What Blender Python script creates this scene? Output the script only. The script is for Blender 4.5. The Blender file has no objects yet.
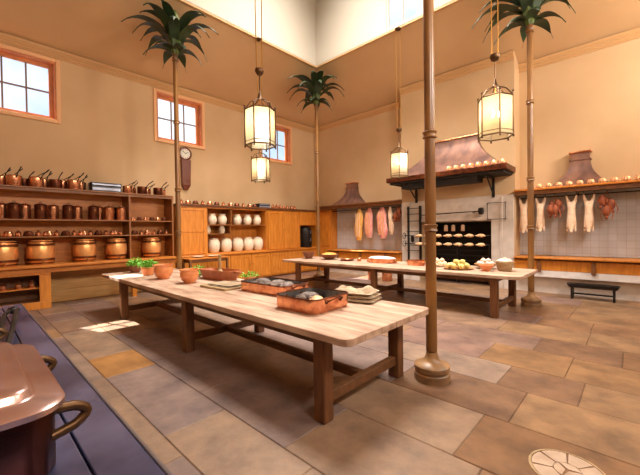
import bpy, bmesh, math, random
from mathutils import Vector, Matrix, noise
random.seed(7)
PI = math.pi
S = bpy.context.scene
C = S.collection
sin, cos = math.sin, math.cos

# ------------------------------------------------------------------ materials
def lin(c):
    return tuple(((v/255/12.92) if v/255 <= .04045 else ((v/255+.055)/1.055)**2.4) for v in c)

def mat(name, c, rough=.6, metal=0., c2=None, nscale=6., bump=0., bscale=40., stretch=None, detail=4., spec=.5, mixlo=.35, mixhi=.7, coord='Object'):
    m = bpy.data.materials.new(name); m.use_nodes = True
    nt = m.node_tree; b = nt.nodes['Principled BSDF']
    b.inputs['Base Color'].default_value = (*lin(c), 1)
    b.inputs['Roughness'].default_value = rough
    b.inputs['Metallic'].default_value = metal
    b.inputs['Specular IOR Level'].default_value = spec
    tc = nt.nodes.new('ShaderNodeTexCoord'); mp = nt.nodes.new('ShaderNodeMapping')
    nt.links.new(tc.outputs[coord], mp.inputs[0])
    if stretch: mp.inputs['Scale'].default_value = stretch
    if c2:
        n = nt.nodes.new('ShaderNodeTexNoise'); n.inputs['Scale'].default_value = nscale; n.inputs['Detail'].default_value = detail
        nt.links.new(mp.outputs[0], n.inputs['Vector'])
        r = nt.nodes.new('ShaderNodeValToRGB')
        r.color_ramp.elements[0].position = mixlo; r.color_ramp.elements[0].color = (*lin(c), 1)
        r.color_ramp.elements[1].position = mixhi; r.color_ramp.elements[1].color = (*lin(c2), 1)
        nt.links.new(n.outputs['Fac'], r.inputs[0]); nt.links.new(r.outputs[0], b.inputs['Base Color'])
    if bump:
        n2 = nt.nodes.new('ShaderNodeTexNoise'); n2.inputs['Scale'].default_value = bscale; n2.inputs['Detail'].default_value = 5
        nt.links.new(mp.outputs[0], n2.inputs['Vector'])
        bp = nt.nodes.new('ShaderNodeBump'); bp.inputs['Strength'].default_value = bump; bp.inputs['Distance'].default_value = .02
        nt.links.new(n2.outputs['Fac'], bp.inputs['Height']); nt.links.new(bp.outputs[0], b.inputs['Normal'])
    return m

def emit(name, c, s):
    m = bpy.data.materials.new(name); m.use_nodes = True; nt = m.node_tree; nt.nodes.clear()
    e = nt.nodes.new('ShaderNodeEmission'); e.inputs[0].default_value = (*c, 1); e.inputs[1].default_value = s
    o = nt.nodes.new('ShaderNodeOutputMaterial'); nt.links.new(e.outputs[0], o.inputs[0]); return m

def glassmat(name, tint, gloss=.08, rough=.02, trans=None, tfac=0.):
    m = bpy.data.materials.new(name); m.use_nodes = True; nt = m.node_tree; nt.nodes.clear()
    t = nt.nodes.new('ShaderNodeBsdfTransparent'); t.inputs[0].default_value = (*tint, 1)
    g = nt.nodes.new('ShaderNodeBsdfGlossy'); g.inputs['Roughness'].default_value = rough
    base = t.outputs[0]
    if trans:
        l = nt.nodes.new('ShaderNodeBsdfTranslucent'); l.inputs[0].default_value = (*trans, 1)
        mx0 = nt.nodes.new('ShaderNodeMixShader'); mx0.inputs[0].default_value = tfac
        nt.links.new(t.outputs[0], mx0.inputs[1]); nt.links.new(l.outputs[0], mx0.inputs[2]); base = mx0.outputs[0]
    mx = nt.nodes.new('ShaderNodeMixShader'); mx.inputs[0].default_value = gloss
    nt.links.new(base, mx.inputs[1]); nt.links.new(g.outputs[0], mx.inputs[2])
    o = nt.nodes.new('ShaderNodeOutputMaterial'); nt.links.new(mx.outputs[0], o.inputs[0]); return m

M = {}
M['wall'] = mat('peach_plaster', (208,176,136), .85, c2=(196,163,122), nscale=.7, bump=.05, bscale=25)
M['ceil'] = mat('ceiling_plaster', (202,166,122), .9, c2=(192,155,111), nscale=.5)
M['white_plaster'] = mat('white_plaster', (188,178,162), .9)
M['cornice'] = mat('cornice_plaster', (200,158,108), .7)
M['wood'] = mat('orange_wood', (190,114,34), .42, c2=(216,138,52), nscale=5, stretch=(4,4,.5), bump=.05, bscale=30)
M['wood_h'] = mat('orange_wood_rail', (184,108,34), .42, c2=(210,132,50), nscale=5, stretch=(4,.5,4), bump=.05, bscale=30)
M['wood_dark'] = mat('brown_wood', (104,62,30), .5, c2=(134,84,42), nscale=5, stretch=(4,.6,4), bump=.08)
M['shelf_wood'] = mat('shelf_wood', (126,74,30), .4, c2=(154,96,42), nscale=5, stretch=(4,.5,4))
M['tabletop'] = mat('scrubbed_pine', (198,168,144), .6, c2=(142,108,86), nscale=2.6, stretch=(.7,3,3), bump=.12, bscale=14, detail=9)
M['table_leg'] = mat('table_leg_wood', (116,72,34), .55, c2=(84,48,24), nscale=6, stretch=(4,4,.6), bump=.1)
M['table_rail'] = mat('table_rail_wood', (112,72,38), .6, c2=(86,52,26), nscale=5, stretch=(.6,4,4), bump=.1)
M['copper'] = mat('copper', (244,180,136), .26, .9, c2=(178,102,70), nscale=8)
M['copper_pale'] = mat('pale_copper', (230,176,130), .45, .6, c2=(208,140,96), nscale=9)
M['plank'] = mat('pale_planks', (204,156,92), .5, c2=(182,132,70), nscale=5, stretch=(4,.5,4))
M['copper_old'] = mat('tarnished_copper', (126,70,46), .36, .9, c2=(74,44,34), nscale=9)
M['copper_hood'] = mat('copper_hood', (158,118,100), .45, .6, c2=(104,78,74), nscale=4, stretch=(1,1,.4))
M['copper_lid'] = mat('copper_lid', (212,184,180), .26, .9, c2=(176,128,112), nscale=3)  # pale tint paints a window reflected in the stewpan lid
M['copper_dark'] = mat('dark_copper', (84,44,32), .34, .9, c2=(44,24,20), nscale=5)
M['urn'] = mat('polished_copper', (248,184,116), .32, .6, c2=(232,152,86), nscale=5)
M['tin'] = mat('tin_lining', (148,146,144), .4, .85, c2=(96,94,92), nscale=9)
M['iron'] = mat('black_iron', (34,31,30), .45, .6, c2=(52,46,42), nscale=12, bump=.1)
M['brass'] = mat('brass', (176,128,62), .35, .9)
M['bronze'] = mat('bronze', (92,66,42), .4, .8)
M['column'] = mat('bamboo_paint', (142,98,48), .32, c2=(100,66,42), nscale=3, stretch=(2,2,.5))
M['column_base'] = mat('column_base_paint', (164,124,80), .4, c2=(104,80,62), nscale=5)
M['palm'] = mat('palm_green', (28,44,22), .5, c2=(44,64,26), nscale=5)
M['palm_core'] = mat('palm_bud', (98,112,40), .5, c2=(52,72,28), nscale=8)
M['terra'] = mat('terracotta', (228,152,98), .36, c2=(206,120,70), nscale=7)
M['terra_dark'] = mat('brown_earthenware', (134,78,48), .4, c2=(104,60,38), nscale=7)
M['terra_trough'] = mat('trough_wood', (176,104,62), .45, c2=(146,80,46), nscale=7)
M['herb'] = mat('herb_green', (140,200,74), .55, c2=(84,150,42), nscale=30)
M['white'] = mat('white_glaze', (236,222,200), .25, c2=(224,204,176), nscale=6)
M['stone_white'] = mat('pale_stone', (216,204,194), .6, c2=(198,186,176), nscale=5)
M['marble'] = mat('white_marble', (236,228,224), .4, c2=(216,208,204), nscale=5)
M['linen'] = mat('linen', (190,168,140), .9, c2=(150,128,102), nscale=9, bump=.3, bscale=60)
M['board'] = mat('weathered_board', (178,152,112), .7, c2=(140,114,80), nscale=6, stretch=(.6,4,4))
M['meat'] = mat('raw_meat', (222,130,124), .4, c2=(240,186,170), nscale=12, stretch=(1,1,.5))
M['fat'] = mat('yellow_fat', (228,176,92), .45, c2=(214,152,74), nscale=8)
M['pale_meat'] = mat('pale_carcass', (240,214,184), .45, c2=(226,184,150), nscale=9)
M['game'] = mat('game_feather', (164,84,42), .7, c2=(104,44,24), nscale=16, bump=.4)
M['roast'] = mat('roast_bird', (238,202,158), .4, c2=(210,156,104), nscale=9)
M['grey_meat'] = mat('grey_game', (92,78,72), .6, c2=(140,122,112), nscale=14, bump=.3)
M['pastry'] = mat('pastry', (236,204,172), .6, c2=(220,176,140), nscale=9)
M['pear'] = mat('pear_skin', (206,186,104), .45, c2=(222,204,140), nscale=8)
M['garlic'] = mat('garlic_skin', (238,214,196), .55, c2=(222,180,160), nscale=12)
M['basket'] = mat('wicker', (176,128,78), .7, c2=(142,98,54), nscale=40)
M['flour'] = mat('white_dough', (246,238,226), .8)
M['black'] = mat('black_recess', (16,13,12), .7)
M['soot'] = mat('soot', (22,18,16), .8, c2=(36,28,24), nscale=6)  # near-black, for the hearth back and the canopy underside
M['clockcase'] = mat('mahogany', (96,42,28), .35, c2=(120,58,36), nscale=5, stretch=(4,4,.5))
M['clockface'] = mat('clock_face', (226,220,206), .4)
M['clockhand'] = mat('clock_hand', (30,26,24), .5)
M['blackpaint'] = mat('japanned_black', (30,32,40), .3)
M['silver'] = mat('silver_trim', (160,164,184), .3, .4)
M['steel'] = mat('polished_hob', (66,68,98), .24, .55, c2=(140,143,186), nscale=1.7, bump=.06, bscale=9, detail=7)  # blue tint paints reflected sky light on the dark hob
M['steel_edge'] = mat('hob_edge', (150,148,156), .3, .8)
M['winframe'] = mat('window_wood', (206,132,80), .5, c2=(190,112,62), nscale=5)
M['winreveal'] = mat('window_moulding', (232,180,130), .6)
M['winbar'] = mat('glazing_bar', (120,96,84), .5)
M['pane'] = glassmat('window_glass', (.96,.98,1.), .05)
M['lamp_pane'] = glassmat('lantern_glass', (1.,.96,.84), .05, .15, (.95,.90,.72), .3)
M['bulb'] = emit('candle_bulb', (1.,.80,.48), 40.)
M['screw'] = mat('drain_stone', (190,166,144), .6, c2=(164,138,116), nscale=7)

def tilemat():
    m = bpy.data.materials.new('white_wall_tile'); m.use_nodes = True; nt = m.node_tree; b = nt.nodes['Principled BSDF']
    tc = nt.nodes.new('ShaderNodeTexCoord'); sp = nt.nodes.new('ShaderNodeSeparateXYZ'); cb = nt.nodes.new('ShaderNodeCombineXYZ')
    nt.links.new(tc.outputs['Object'], sp.inputs[0])
    nt.links.new(sp.outputs[0], cb.inputs[0]); nt.links.new(sp.outputs[2], cb.inputs[1])
    br = nt.nodes.new('ShaderNodeTexBrick'); br.offset = 0; br.inputs['Scale'].default_value = 1.
    br.inputs['Brick Width'].default_value = .16; br.inputs['Row Height'].default_value = .16; br.inputs['Mortar Size'].default_value = .004
    br.inputs['Color1'].default_value = (*lin((192,192,196)),1); br.inputs['Color2'].default_value = (*lin((182,182,186)),1); br.inputs['Mortar'].default_value = (*lin((166,156,146)),1)
    nt.links.new(cb.outputs[0], br.inputs['Vector']); nt.links.new(br.outputs['Color'], b.inputs['Base Color'])
    b.inputs['Roughness'].default_value = .3
    return m
M['tile'] = tilemat()

def stonemat():
    m = bpy.data.materials.new('york_stone'); m.use_nodes = True; nt = m.node_tree; b = nt.nodes['Principled BSDF']
    a = nt.nodes.new('ShaderNodeVertexColor'); a.layer_name = 'slab'
    tc = nt.nodes.new('ShaderNodeTexCoord')
    n = nt.nodes.new('ShaderNodeTexNoise'); n.inputs['Scale'].default_value = 2.6; n.inputs['Detail'].default_value = 9; n.inputs['Roughness'].default_value = .65
    nt.links.new(tc.outputs['Object'], n.inputs['Vector'])
    r = nt.nodes.new('ShaderNodeValToRGB'); r.color_ramp.elements[0].position = .3; r.color_ramp.elements[0].color = (.52,.5,.54,1)
    r.color_ramp.elements[1].position = .72; r.color_ramp.elements[1].color = (1.3,1.24,1.14,1)
    nt.links.new(n.outputs['Fac'], r.inputs[0])
    mx = nt.nodes.new('ShaderNodeMix'); mx.data_type = 'RGBA'; mx.blend_type = 'MULTIPLY'; mx.inputs[0].default_value = 1
    nt.links.new(a.outputs['Color'], mx.inputs[6]); nt.links.new(r.outputs[0], mx.inputs[7]); nt.links.new(mx.outputs[2], b.inputs['Base Color'])
    n2 = nt.nodes.new('ShaderNodeTexNoise'); n2.inputs['Scale'].default_value = 9; n2.inputs['Detail'].default_value = 8
    nt.links.new(tc.outputs['Object'], n2.inputs['Vector'])
    bp = nt.nodes.new('ShaderNodeBump'); bp.inputs['Strength'].default_value = .25; bp.inputs['Distance'].default_value = .02
    nt.links.new(n2.outputs['Fac'], bp.inputs['Height']); nt.links.new(bp.outputs[0], b.inputs['Normal'])
    rr = nt.nodes.new('ShaderNodeMapRange'); rr.inputs[3].default_value = .28; rr.inputs[4].default_value = .52
    nt.links.new(n2.outputs['Fac'], rr.inputs[0]); nt.links.new(rr.outputs[0], b.inputs['Roughness'])
    return m
M['stone'] = stonemat()
M['grout'] = mat('grout', (60,42,30), .9)

# ------------------------------------------------------------------ mesh builder
class MB:
    def __init__(s): s.v = []; s.f = []
    def add(s, vs, fs, mx=None):
        o = len(s.v)
        s.v += [tuple(mx @ Vector(p)) if mx is not None else tuple(p) for p in vs]
        s.f += [tuple(i+o for i in f) for f in fs]; return s
    def box(s, x0, y0, z0, x1, y1, z1, mx=None):
        vs = [(x0,y0,z0),(x1,y0,z0),(x1,y1,z0),(x0,y1,z0),(x0,y0,z1),(x1,y0,z1),(x1,y1,z1),(x0,y1,z1)]
        return s.add(vs, [(0,3,2,1),(4,5,6,7),(0,1,5,4),(1,2,6,5),(2,3,7,6),(3,0,4,7)], mx)
    def lathe(s, prof, seg=24, mx=None, fn=None):
        vs = []; fs = []; n = len(prof)
        for j in range(seg):
            a = 2*PI*j/seg
            for (r, z) in prof:
                k = fn(a, z) if fn else 1.
                vs.append((r*k*cos(a), r*k*sin(a), z))
        for j in range(seg):
            k = (j+1) % seg
            for i in range(n-1):
                fs.append((j*n+i, k*n+i, k*n+i+1, j*n+i+1))
        if prof[0][0] > 1e-4: fs.append(tuple(j*n for j in reversed(range(seg))))
        if prof[-1][0] > 1e-4: fs.append(tuple(j*n+n-1 for j in range(seg)))
        return s.add(vs, fs, mx)
    def tube(s, pts, r, seg=8, closed=False, mx=None):
        P = [Vector(p) for p in pts]; n = len(P); vs = []; fs = []
        R = r if isinstance(r, (list, tuple)) else [r]*n
        u = None
        for i in range(n):
            t = (P[(i+1) % n]-P[i-1]) if closed else (P[min(i+1, n-1)]-P[max(i-1, 0)])
            t = t.normalized() if t.length > 1e-9 else Vector((0,0,1))
            if u is None:
                u = t.orthogonal().normalized()
            u = (u - t*u.dot(t)); u = u.normalized() if u.length > 1e-6 else t.orthogonal().normalized()
            w = t.cross(u)
            for k in range(seg):
                a = 2*PI*k/seg
                vs.append(P[i]+(u*cos(a)+w*sin(a))*R[i])
        m = n if closed else n-1
        for i in range(m):
            j = (i+1) % n
            for k in range(seg):
                l = (k+1) % seg
                fs.append((i*seg+k, i*seg+l, j*seg+l, j*seg+k))
        if not closed:
            fs.append(tuple(reversed(range(seg)))); fs.append(tuple((n-1)*seg+k for k in range(seg)))
        return s.add(vs, fs, mx)
    def ball(s, c, r, seg=12, ring=8, mx=None, rot=None, jit=0., seed=0):
        rx, ry, rz = r if isinstance(r, (list, tuple)) else (r, r, r)
        vs = [(0,0,-1)]; fs = []
        for i in range(1, ring):
            p = -PI/2+PI*i/ring
            for k in range(seg):
                a = 2*PI*k/seg; vs.append((cos(p)*cos(a), cos(p)*sin(a), sin(p)))
        vs.append((0,0,1)); t = len(vs)-1
        for k in range(seg):
            l = (k+1) % seg
            fs.append((0, 1+l, 1+k)); fs.append((t, 1+(ring-2)*seg+k, 1+(ring-2)*seg+l))
            for i in range(ring-2):
                fs.append((1+i*seg+k, 1+i*seg+l, 1+(i+1)*seg+l, 1+(i+1)*seg+k))
        out = []
        for p in vs:
            p = Vector(p)
            if jit: p = p*(1+jit*noise.noise(p*2.1+Vector((seed*3.7, seed*1.3, 0))))
            q = Vector((p.x*rx, p.y*ry, p.z*rz))
            if rot is not None: q = rot @ q
            out.append(q+Vector(c))
        return s.add(out, fs, mx)
    def prism(s, poly, z0, z1, mx=None):
        n = len(poly); vs = [(x,y,z0) for x,y in poly]+[(x,y,z1) for x,y in poly]
        fs = [tuple(reversed(range(n))), tuple(range(n, 2*n))]+[(i,(i+1)%n,n+(i+1)%n,n+i) for i in range(n)]
        return s.add(vs, fs, mx)
    def loft(s, rings, mx=None, cap=True):
        n = len(rings[0]); vs = [p for r in rings for p in r]; fs = []
        for i in range(len(rings)-1):
            for k in range(n):
                l = (k+1) % n
                fs.append((i*n+k, i*n+l, (i+1)*n+l, (i+1)*n+k))
        if cap: fs.append(tuple(reversed(range(n)))); fs.append(tuple((len(rings)-1)*n+k for k in range(n)))
        return s.add(vs, fs, mx)
    def build(s, name, m, parent=None, bevel=0., flat=False, ang=38, seg=2):
        me = bpy.data.meshes.new(name); me.from_pydata(s.v, [], s.f); me.update()
        bm = bmesh.new(); bm.from_mesh(me); bmesh.ops.recalc_face_normals(bm, faces=bm.faces); bm.to_mesh(me); bm.free()
        if not flat:
            me.polygons.foreach_set('use_smooth', [True]*len(me.polygons)); me.set_sharp_from_angle(angle=math.radians(ang))
        o = bpy.data.objects.new(name, me); C.objects.link(o)
        me.materials.append(M[m] if isinstance(m, str) else m)
        if parent is not None: o.parent = parent
        if bevel:
            b = o.modifiers.new('bevel', 'BEVEL'); b.width = bevel; b.segments = seg; b.limit_method = 'ANGLE'; b.angle_limit = math.radians(40)
        return o

def tag(o, label, cat, group=None, kind=None):
    o['label'] = label; o['category'] = cat
    if group: o['group'] = group
    if kind: o['kind'] = kind
    return o
def struct(o, label=None, cat=None):
    o['kind'] = 'structure'
    if label: o['label'] = label; o['category'] = cat
    return o
def thing(name, label, cat, loc, rz=0., group=None):
    o = bpy.data.objects.new(name, None); C.objects.link(o); o.empty_display_size = .1
    o.location = loc; o.rotation_euler = (0,0,rz); return tag(o, label, cat, group)
def dup(o, loc=None, rz=None, label=None, group=None, scale=None, parent=None):
    c = o.copy(); C.objects.link(c)
    if parent is not None: c.parent = parent
    for ch in list(o.children): dup(ch, parent=c)
    if loc is not None: c.location = loc
    if rz is not None: c.rotation_euler = (0,0,rz)
    if scale is not None: c.scale = (scale,)*3 if not isinstance(scale, tuple) else scale
    if label: c['label'] = label
    if group: c['group'] = group
    return c
ORD = ['first','second','third','fourth','fifth','sixth','seventh','eighth','ninth','tenth','eleventh','twelfth','thirteenth','fourteenth','fifteenth','sixteenth','seventeenth','eighteenth','nineteenth','twentieth','twenty-first','twenty-second','twenty-third','twenty-fourth']
def T(x,y,z): return Matrix.Translation((x,y,z))
def Rz(a): return Matrix.Rotation(a,4,'Z')
def Rx(a): return Matrix.Rotation(a,4,'X')
def Ry(a): return Matrix.Rotation(a,4,'Y')
def rrect(hx, hy, r, n=5):
    p = []
    for cx, cy, a0 in ((hx-r,hy-r,0),(-hx+r,hy-r,PI/2),(-hx+r,-hy+r,PI),(hx-r,-hy+r,1.5*PI)):
        for i in range(n+1):
            a = a0+PI/2*i/n; p.append((cx+r*cos(a), cy+r*sin(a)))
    return p
def arc(c, r, a0, a1, n, ax='xz'):
    out = []
    for i in range(n+1):
        a = a0+(a1-a0)*i/n; u, v = r*cos(a), r*sin(a)
        out.append({'xz':(c[0]+u,c[1],c[2]+v),'yz':(c[0],c[1]+u,c[2]+v),'xy':(c[0]+u,c[1]+v,c[2])}[ax])
    return out

# ------------------------------------------------------------------ room
XL, YB, XR, YN = -10.09, 10.40, 2.2, -1.6          # left wall, back wall, right wall, near wall
CZ0, CZ1 = 5.80, 5.95                               # cornice
OX0, OX1, OY0, OY1, OZ = -7.60, -1.56, 3.36, 8.02, 6.98   # lantern opening

def make_floor():
    rows = [-1.6,-.9,-.2,.42,1.06,1.60,2.35,3.06,3.74,4.36,5.1,5.78,6.5,7.2,7.9,8.6,9.3,10.0,10.4]
    fixed = {4:[-5.1,-4.3,-2.72,-1.6], 5:[-6.0,-4.4,-3.2,-1.9,-.75], 6:[-5.2,-3.9,-2.4,-.95,.4], 7:[-6.4,-5.1,-3.2,-1.9,-.77,.3], 8:[-5.7,-4.1,-2.4,-1.05,-.38,.5]}
    pal = [(152,118,92),(140,110,92),(158,122,92),(132,104,92),(164,124,88),(146,114,98),(152,114,82)]
    verts = []; faces = []; cols = []
    rnd = random.Random(11)
    for i in range(len(rows)-1):
        y0, y1 = rows[i], rows[i+1]; xs = [XL]
        fx = fixed.get(i-0, [])
        x = XL
        while x < XR-.4:
            nx = x+rnd.uniform(.7,1.5)
            if fx and nx > fx[0]-.5 and nx < fx[-1]+.4:
                for q in fx:
                    if q > x+.3: xs.append(q); x = q
                continue
            if nx < XR-.35: xs.append(nx)
            x = nx
        xs.append(XR)
        for a, b in zip(xs[:-1], xs[1:]):
            g = .002; z = rnd.uniform(-.002,.0015); o = len(verts); e = .006
            A0,A1,B0,B1 = a+g,b-g,y0+g,y1-g
            verts += [(A0,B0,-.008),(A1,B0,-.008),(A1,B1,-.008),(A0,B1,-.008),(A0+e,B0+e,z),(A1-e,B0+e,z),(A1-e,B1-e,z),(A0+e,B1-e,z)]
            faces += [(o+4,o+5,o+6,o+7),(o,o+1,o+5,o+4),(o+1,o+2,o+6,o+5),(o+2,o+3,o+7,o+6),(o+3,o,o+4,o+7)]
            c = lin(rnd.choice(pal))
            if a < -1.5 and y0 < 4 and a > -7: c = lin(rnd.choice([(152,126,106),(142,118,106),(158,128,102)]))
            if a > -2 and y0 > 2: c = lin(rnd.choice([(148,110,74),(140,102,70),(132,98,72),(152,116,82)]))
            if abs(a+5.1) < .01 and i == 4: c = lin((176,124,70))
            cols += [(*[q*k for q, k in zip(c,(.80,.86,.95))],1)]*5
    o = len(verts); verts += [(XL-.4,YN-.4,-.007),(XR+.4,YN-.4,-.007),(XR+.4,YB+.8,-.007),(XL-.4,YB+.8,-.007)]
    faces.append((o,o+1,o+2,o+3)); cols.append((*lin((96,72,56)),1))
    me = bpy.data.meshes.new('floor'); me.from_pydata(verts, [], faces); me.update()
    at = me.color_attributes.new('slab','FLOAT_COLOR','CORNER')
    for p in me.polygons:
        for li in p.loop_indices: at.data[li].color = cols[p.index]
    me.materials.append(M['stone'])
    o = bpy.data.objects.new('floor', me); C.objects.link(o); struct(o)
make_floor()

WIN = [(.15,1.60),(3.91,5.30),(7.66,9.06)]; WZ0, WZ1 = 4.34, 5.70
b = MB(); t = .35; top = 6.6
ys = [YN-t]+[v for w in WIN for v in w]+[YB+t]
for i in range(0, len(ys), 2): b.box(XL-t, ys[i], -.02, XL, ys[i+1], top)
for y0, y1 in WIN: b.box(XL-t, y0, -.02, XL, y1, WZ0); b.box(XL-t, y0, WZ1, XL, y1, top)
struct(b.build('wall_left','wall',flat=True))
# chimney breast set into the back wall, hollow at the hearth
BX0, BX1, BY = -5.60, -2.30, 9.90
FX0, FX1, FZ = -4.97, -2.87, 1.83
b = MB(); b.box(XL-t, YB, -.02, BX0, YB+t, top); b.box(BX1, YB, -.02, XR+t, YB+t, top)
b.box(BX0, BY, -.02, FX0, YB+.6, top); b.box(FX1, BY, -.02, BX1, YB+.6, top); b.box(FX0, BY, FZ, FX1, YB+.6, top)
struct(b.build('wall_back','wall',flat=True))
b = MB(); b.box(BX0, YB+.6, -.02, BX1, YB+.7, FZ+.4)
struct(b.build('wall_hearth','soot',flat=True))
b = MB()
for i in range(0, len(ys), 2): b.box(XR, ys[i], -.02, XR+t, ys[i+1], top)
for y0, y1 in WIN: b.box(XR, y0, -.02, XR+t, y1, WZ0); b.box(XR, y0, WZ1, XR+t, y1, top)
struct(b.build('wall_right','wall',flat=True))
for i, (y0, y1) in enumerate(WIN):  # unseen right-wall windows, added as openings for the fill lamps
    b = MB(); b.box(XR+.2,y0,WZ0,XR+.26,y0+.1,WZ1); b.box(XR+.2,y1-.1,WZ0,XR+.26,y1,WZ1); b.box(XR+.2,y0+.1,WZ0,XR+.26,y1-.1,WZ0+.1); b.box(XR+.2,y0+.1,WZ1-.1,XR+.26,y1-.1,WZ1); b.box(XR+.2,y0+.1,(WZ0+WZ1)/2-.02,XR+.26,y1-.1,(WZ0+WZ1)/2+.02)
    wn = b.build('window_%d'%(i+5),'winframe'); struct(wn); MB().box(XR+.225,y0+.1,WZ0+.1,XR+.23,y1-.1,WZ1-.1).build('pane','pane',wn)
b = MB(); b.box(XL-t, YN-t, -.02, XR+t, YN, top); struct(b.build('wall_near','wall',flat=True))

# sloping ceiling up to the lantern
b = MB(); o4 = [(XL-.1,YN-.1,CZ1),(XR+.1,YN-.1,CZ1),(XR+.1,YB+.1,CZ1),(XL-.1,YB+.1,CZ1)]; i4 = [(OX0,OY0,OZ),(OX1,OY0,OZ),(OX1,OY1,OZ),(OX0,OY1,OZ)]
up = [(x,y,z+.3) for x,y,z in o4]+[(x,y,z+.02) for x,y,z in i4]
b.add(o4+i4+up, [(k,(k+1)%4,4+(k+1)%4,4+k) for k in range(4)]+[(8+k,12+k,12+(k+1)%4,8+(k+1)%4) for k in range(4)]+[(k,8+k,8+(k+1)%4,(k+1)%4) for k in range(4)]+[(4+k,4+(k+1)%4,12+(k+1)%4,12+k) for k in range(4)])
struct(b.build('ceiling','ceil',flat=True))
LZ = 10.2; b = MB(); w = .15
b.box(OX0-w,OY0-w,OZ-.0,OX0,OY1+w,LZ); b.box(OX1,OY0-w,OZ,OX1+w,OY1+w,LZ); b.box(OX0,OY0-w,OZ,OX1,OY0,LZ)
gx0, gx1, gz0, gz1 = -4.95, -4.0, 7.05, 8.9
b.box(OX0,OY1,OZ,gx0,OY1+w,LZ); b.box(gx1,OY1,OZ,OX1,OY1+w,LZ); b.box(gx0,OY1,OZ,gx1,OY1+w,gz0); b.box(gx0,OY1,gz1,gx1,OY1+w,LZ)
struct(b.build('wall_lantern','white_plaster',flat=True))
b = MB(); b.box(OX0-w,OY0-w,LZ,OX1+w,OY1+w,LZ+.1); struct(b.build('ceiling_lantern','white_plaster',flat=True))
b = MB()
for k in (0,1): b.box(gx0+k*(gx1-gx0-.06),OY1+.02,gz0,gx0+.06+k*(gx1-gx0-.06),OY1+.08,gz1)
for z in (gz0,(gz0+gz1)/2,gz1-.05): b.box(gx0+.06,OY1+.02,z,gx1-.06,OY1+.08,z+.05)
b.box((gx0+gx1)/2-.02,OY1+.03,gz0+.05,(gx0+gx1)/2+.02,OY1+.07,gz1-.05)
wn = b.build('window_4','white_plaster'); struct(wn)
MB().box(gx0,OY1+.045,gz0,gx1,OY1+.05,gz1).build('pane','pane',wn)
# small bead along the opening edge
b = MB()
b.box(OX0-.06,OY0-.06,OZ-.05,OX0+.012,OY1+.06,OZ-.0); b.box(OX0+.012,OY1-.012,OZ-.05,OX1+.06,OY1+.06,OZ)
b.box(OX1-.012,OY0-.06,OZ-.05,OX1+.06,OY1-.012,OZ); b.box(OX0+.012,OY0-.06,OZ-.05,OX1-.012,OY0+.012,OZ)
struct(b.build('trim_4','cornice',bevel=.01))

# cornice: stepped profile (out from wall, z)
CP = [(0,5.80),(.022,5.80),(.022,5.83),(.045,5.845),(.045,5.875),(.075,5.90),(.075,5.92),(.095,5.935),(.095,6.0),(0,5.97)]
def cornice(name, p0, p1, nrm, dz=0.):
    b = MB(); r0 = [(p0[0]+nrm[0]*d, p0[1]+nrm[1]*d, z+dz) for d, z in CP]; r1 = [(p1[0]+nrm[0]*d, p1[1]+nrm[1]*d, z+dz) for d, z in CP]
    b.loft([r0, r1]); struct(b.build(name,'cornice',flat=True))
cornice('trim_1',(XL,YN),(XL,YB),(1,0)); cornice('trim_2',(XL,YB),(BX0,YB),(0,-1)); cornice('trim_3',(BX1,YB),(XR,YB),(0,-1))
cornice('trim_5',(BX0,BY),(BX1,BY),(0,-1),.2)

# windows
for i, (y0, y1) in enumerate(WIN):
    xo = XL-.16
    b = MB(); fw = .11
    b.box(xo-.06,y0,WZ0,xo,y0+fw,WZ1); b.box(xo-.06,y1-fw,WZ0,xo,y1,WZ1); b.box(xo-.06,y0+fw,WZ0,xo,y1-fw,WZ0+fw); b.box(xo-.06,y0+fw,WZ1-fw,xo,y1-fw,WZ1)
    wn = b.build('window_%d'%(i+1),'winframe',bevel=.008); struct(wn)
    b = MB()      # outer moulding on the wall face, with splayed lining
    m_ = .085
    b.box(XL-.0,y0-m_,WZ0-m_,XL+.045,y0,WZ1+m_); b.box(XL,y1,WZ0-m_,XL+.045,y1+m_,WZ1+m_); b.box(XL,y0,WZ1,XL+.045,y1,WZ1+m_); b.box(XL,y0,WZ0-m_,XL+.06,y1,WZ0)
    b.build('moulding','winreveal',wn,bevel=.012)
    b = MB()
    b.box(xo,y0,WZ0,XL,y0+.03,WZ1); b.box(xo,y1-.03,WZ0,XL,y1,WZ1); b.box(xo,y0+.03,WZ0,XL,y1-.03,WZ0+.03); b.box(xo,y0+.03,WZ1-.03,XL,y1-.03,WZ1)
    b.build('lining','winframe',wn)
    b = MB(); a0, a1, c0, c1 = y0+fw, y1-fw, WZ0+fw, WZ1-fw
    for k in (1,2): yy = a0+(a1-a0)*k/3; b.box(xo-.05,yy-.016,c0,xo-.01,yy+.016,c1)
    zz = (c0+c1)/2; b.box(xo-.048,a0,zz-.016,xo-.012,a1,zz+.016)
    b.build('glazing_bar','winbar',wn)
    MB().box(xo-.034,a0,c0,xo-.028,a1,c1).build('pane','pane',wn)

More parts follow.
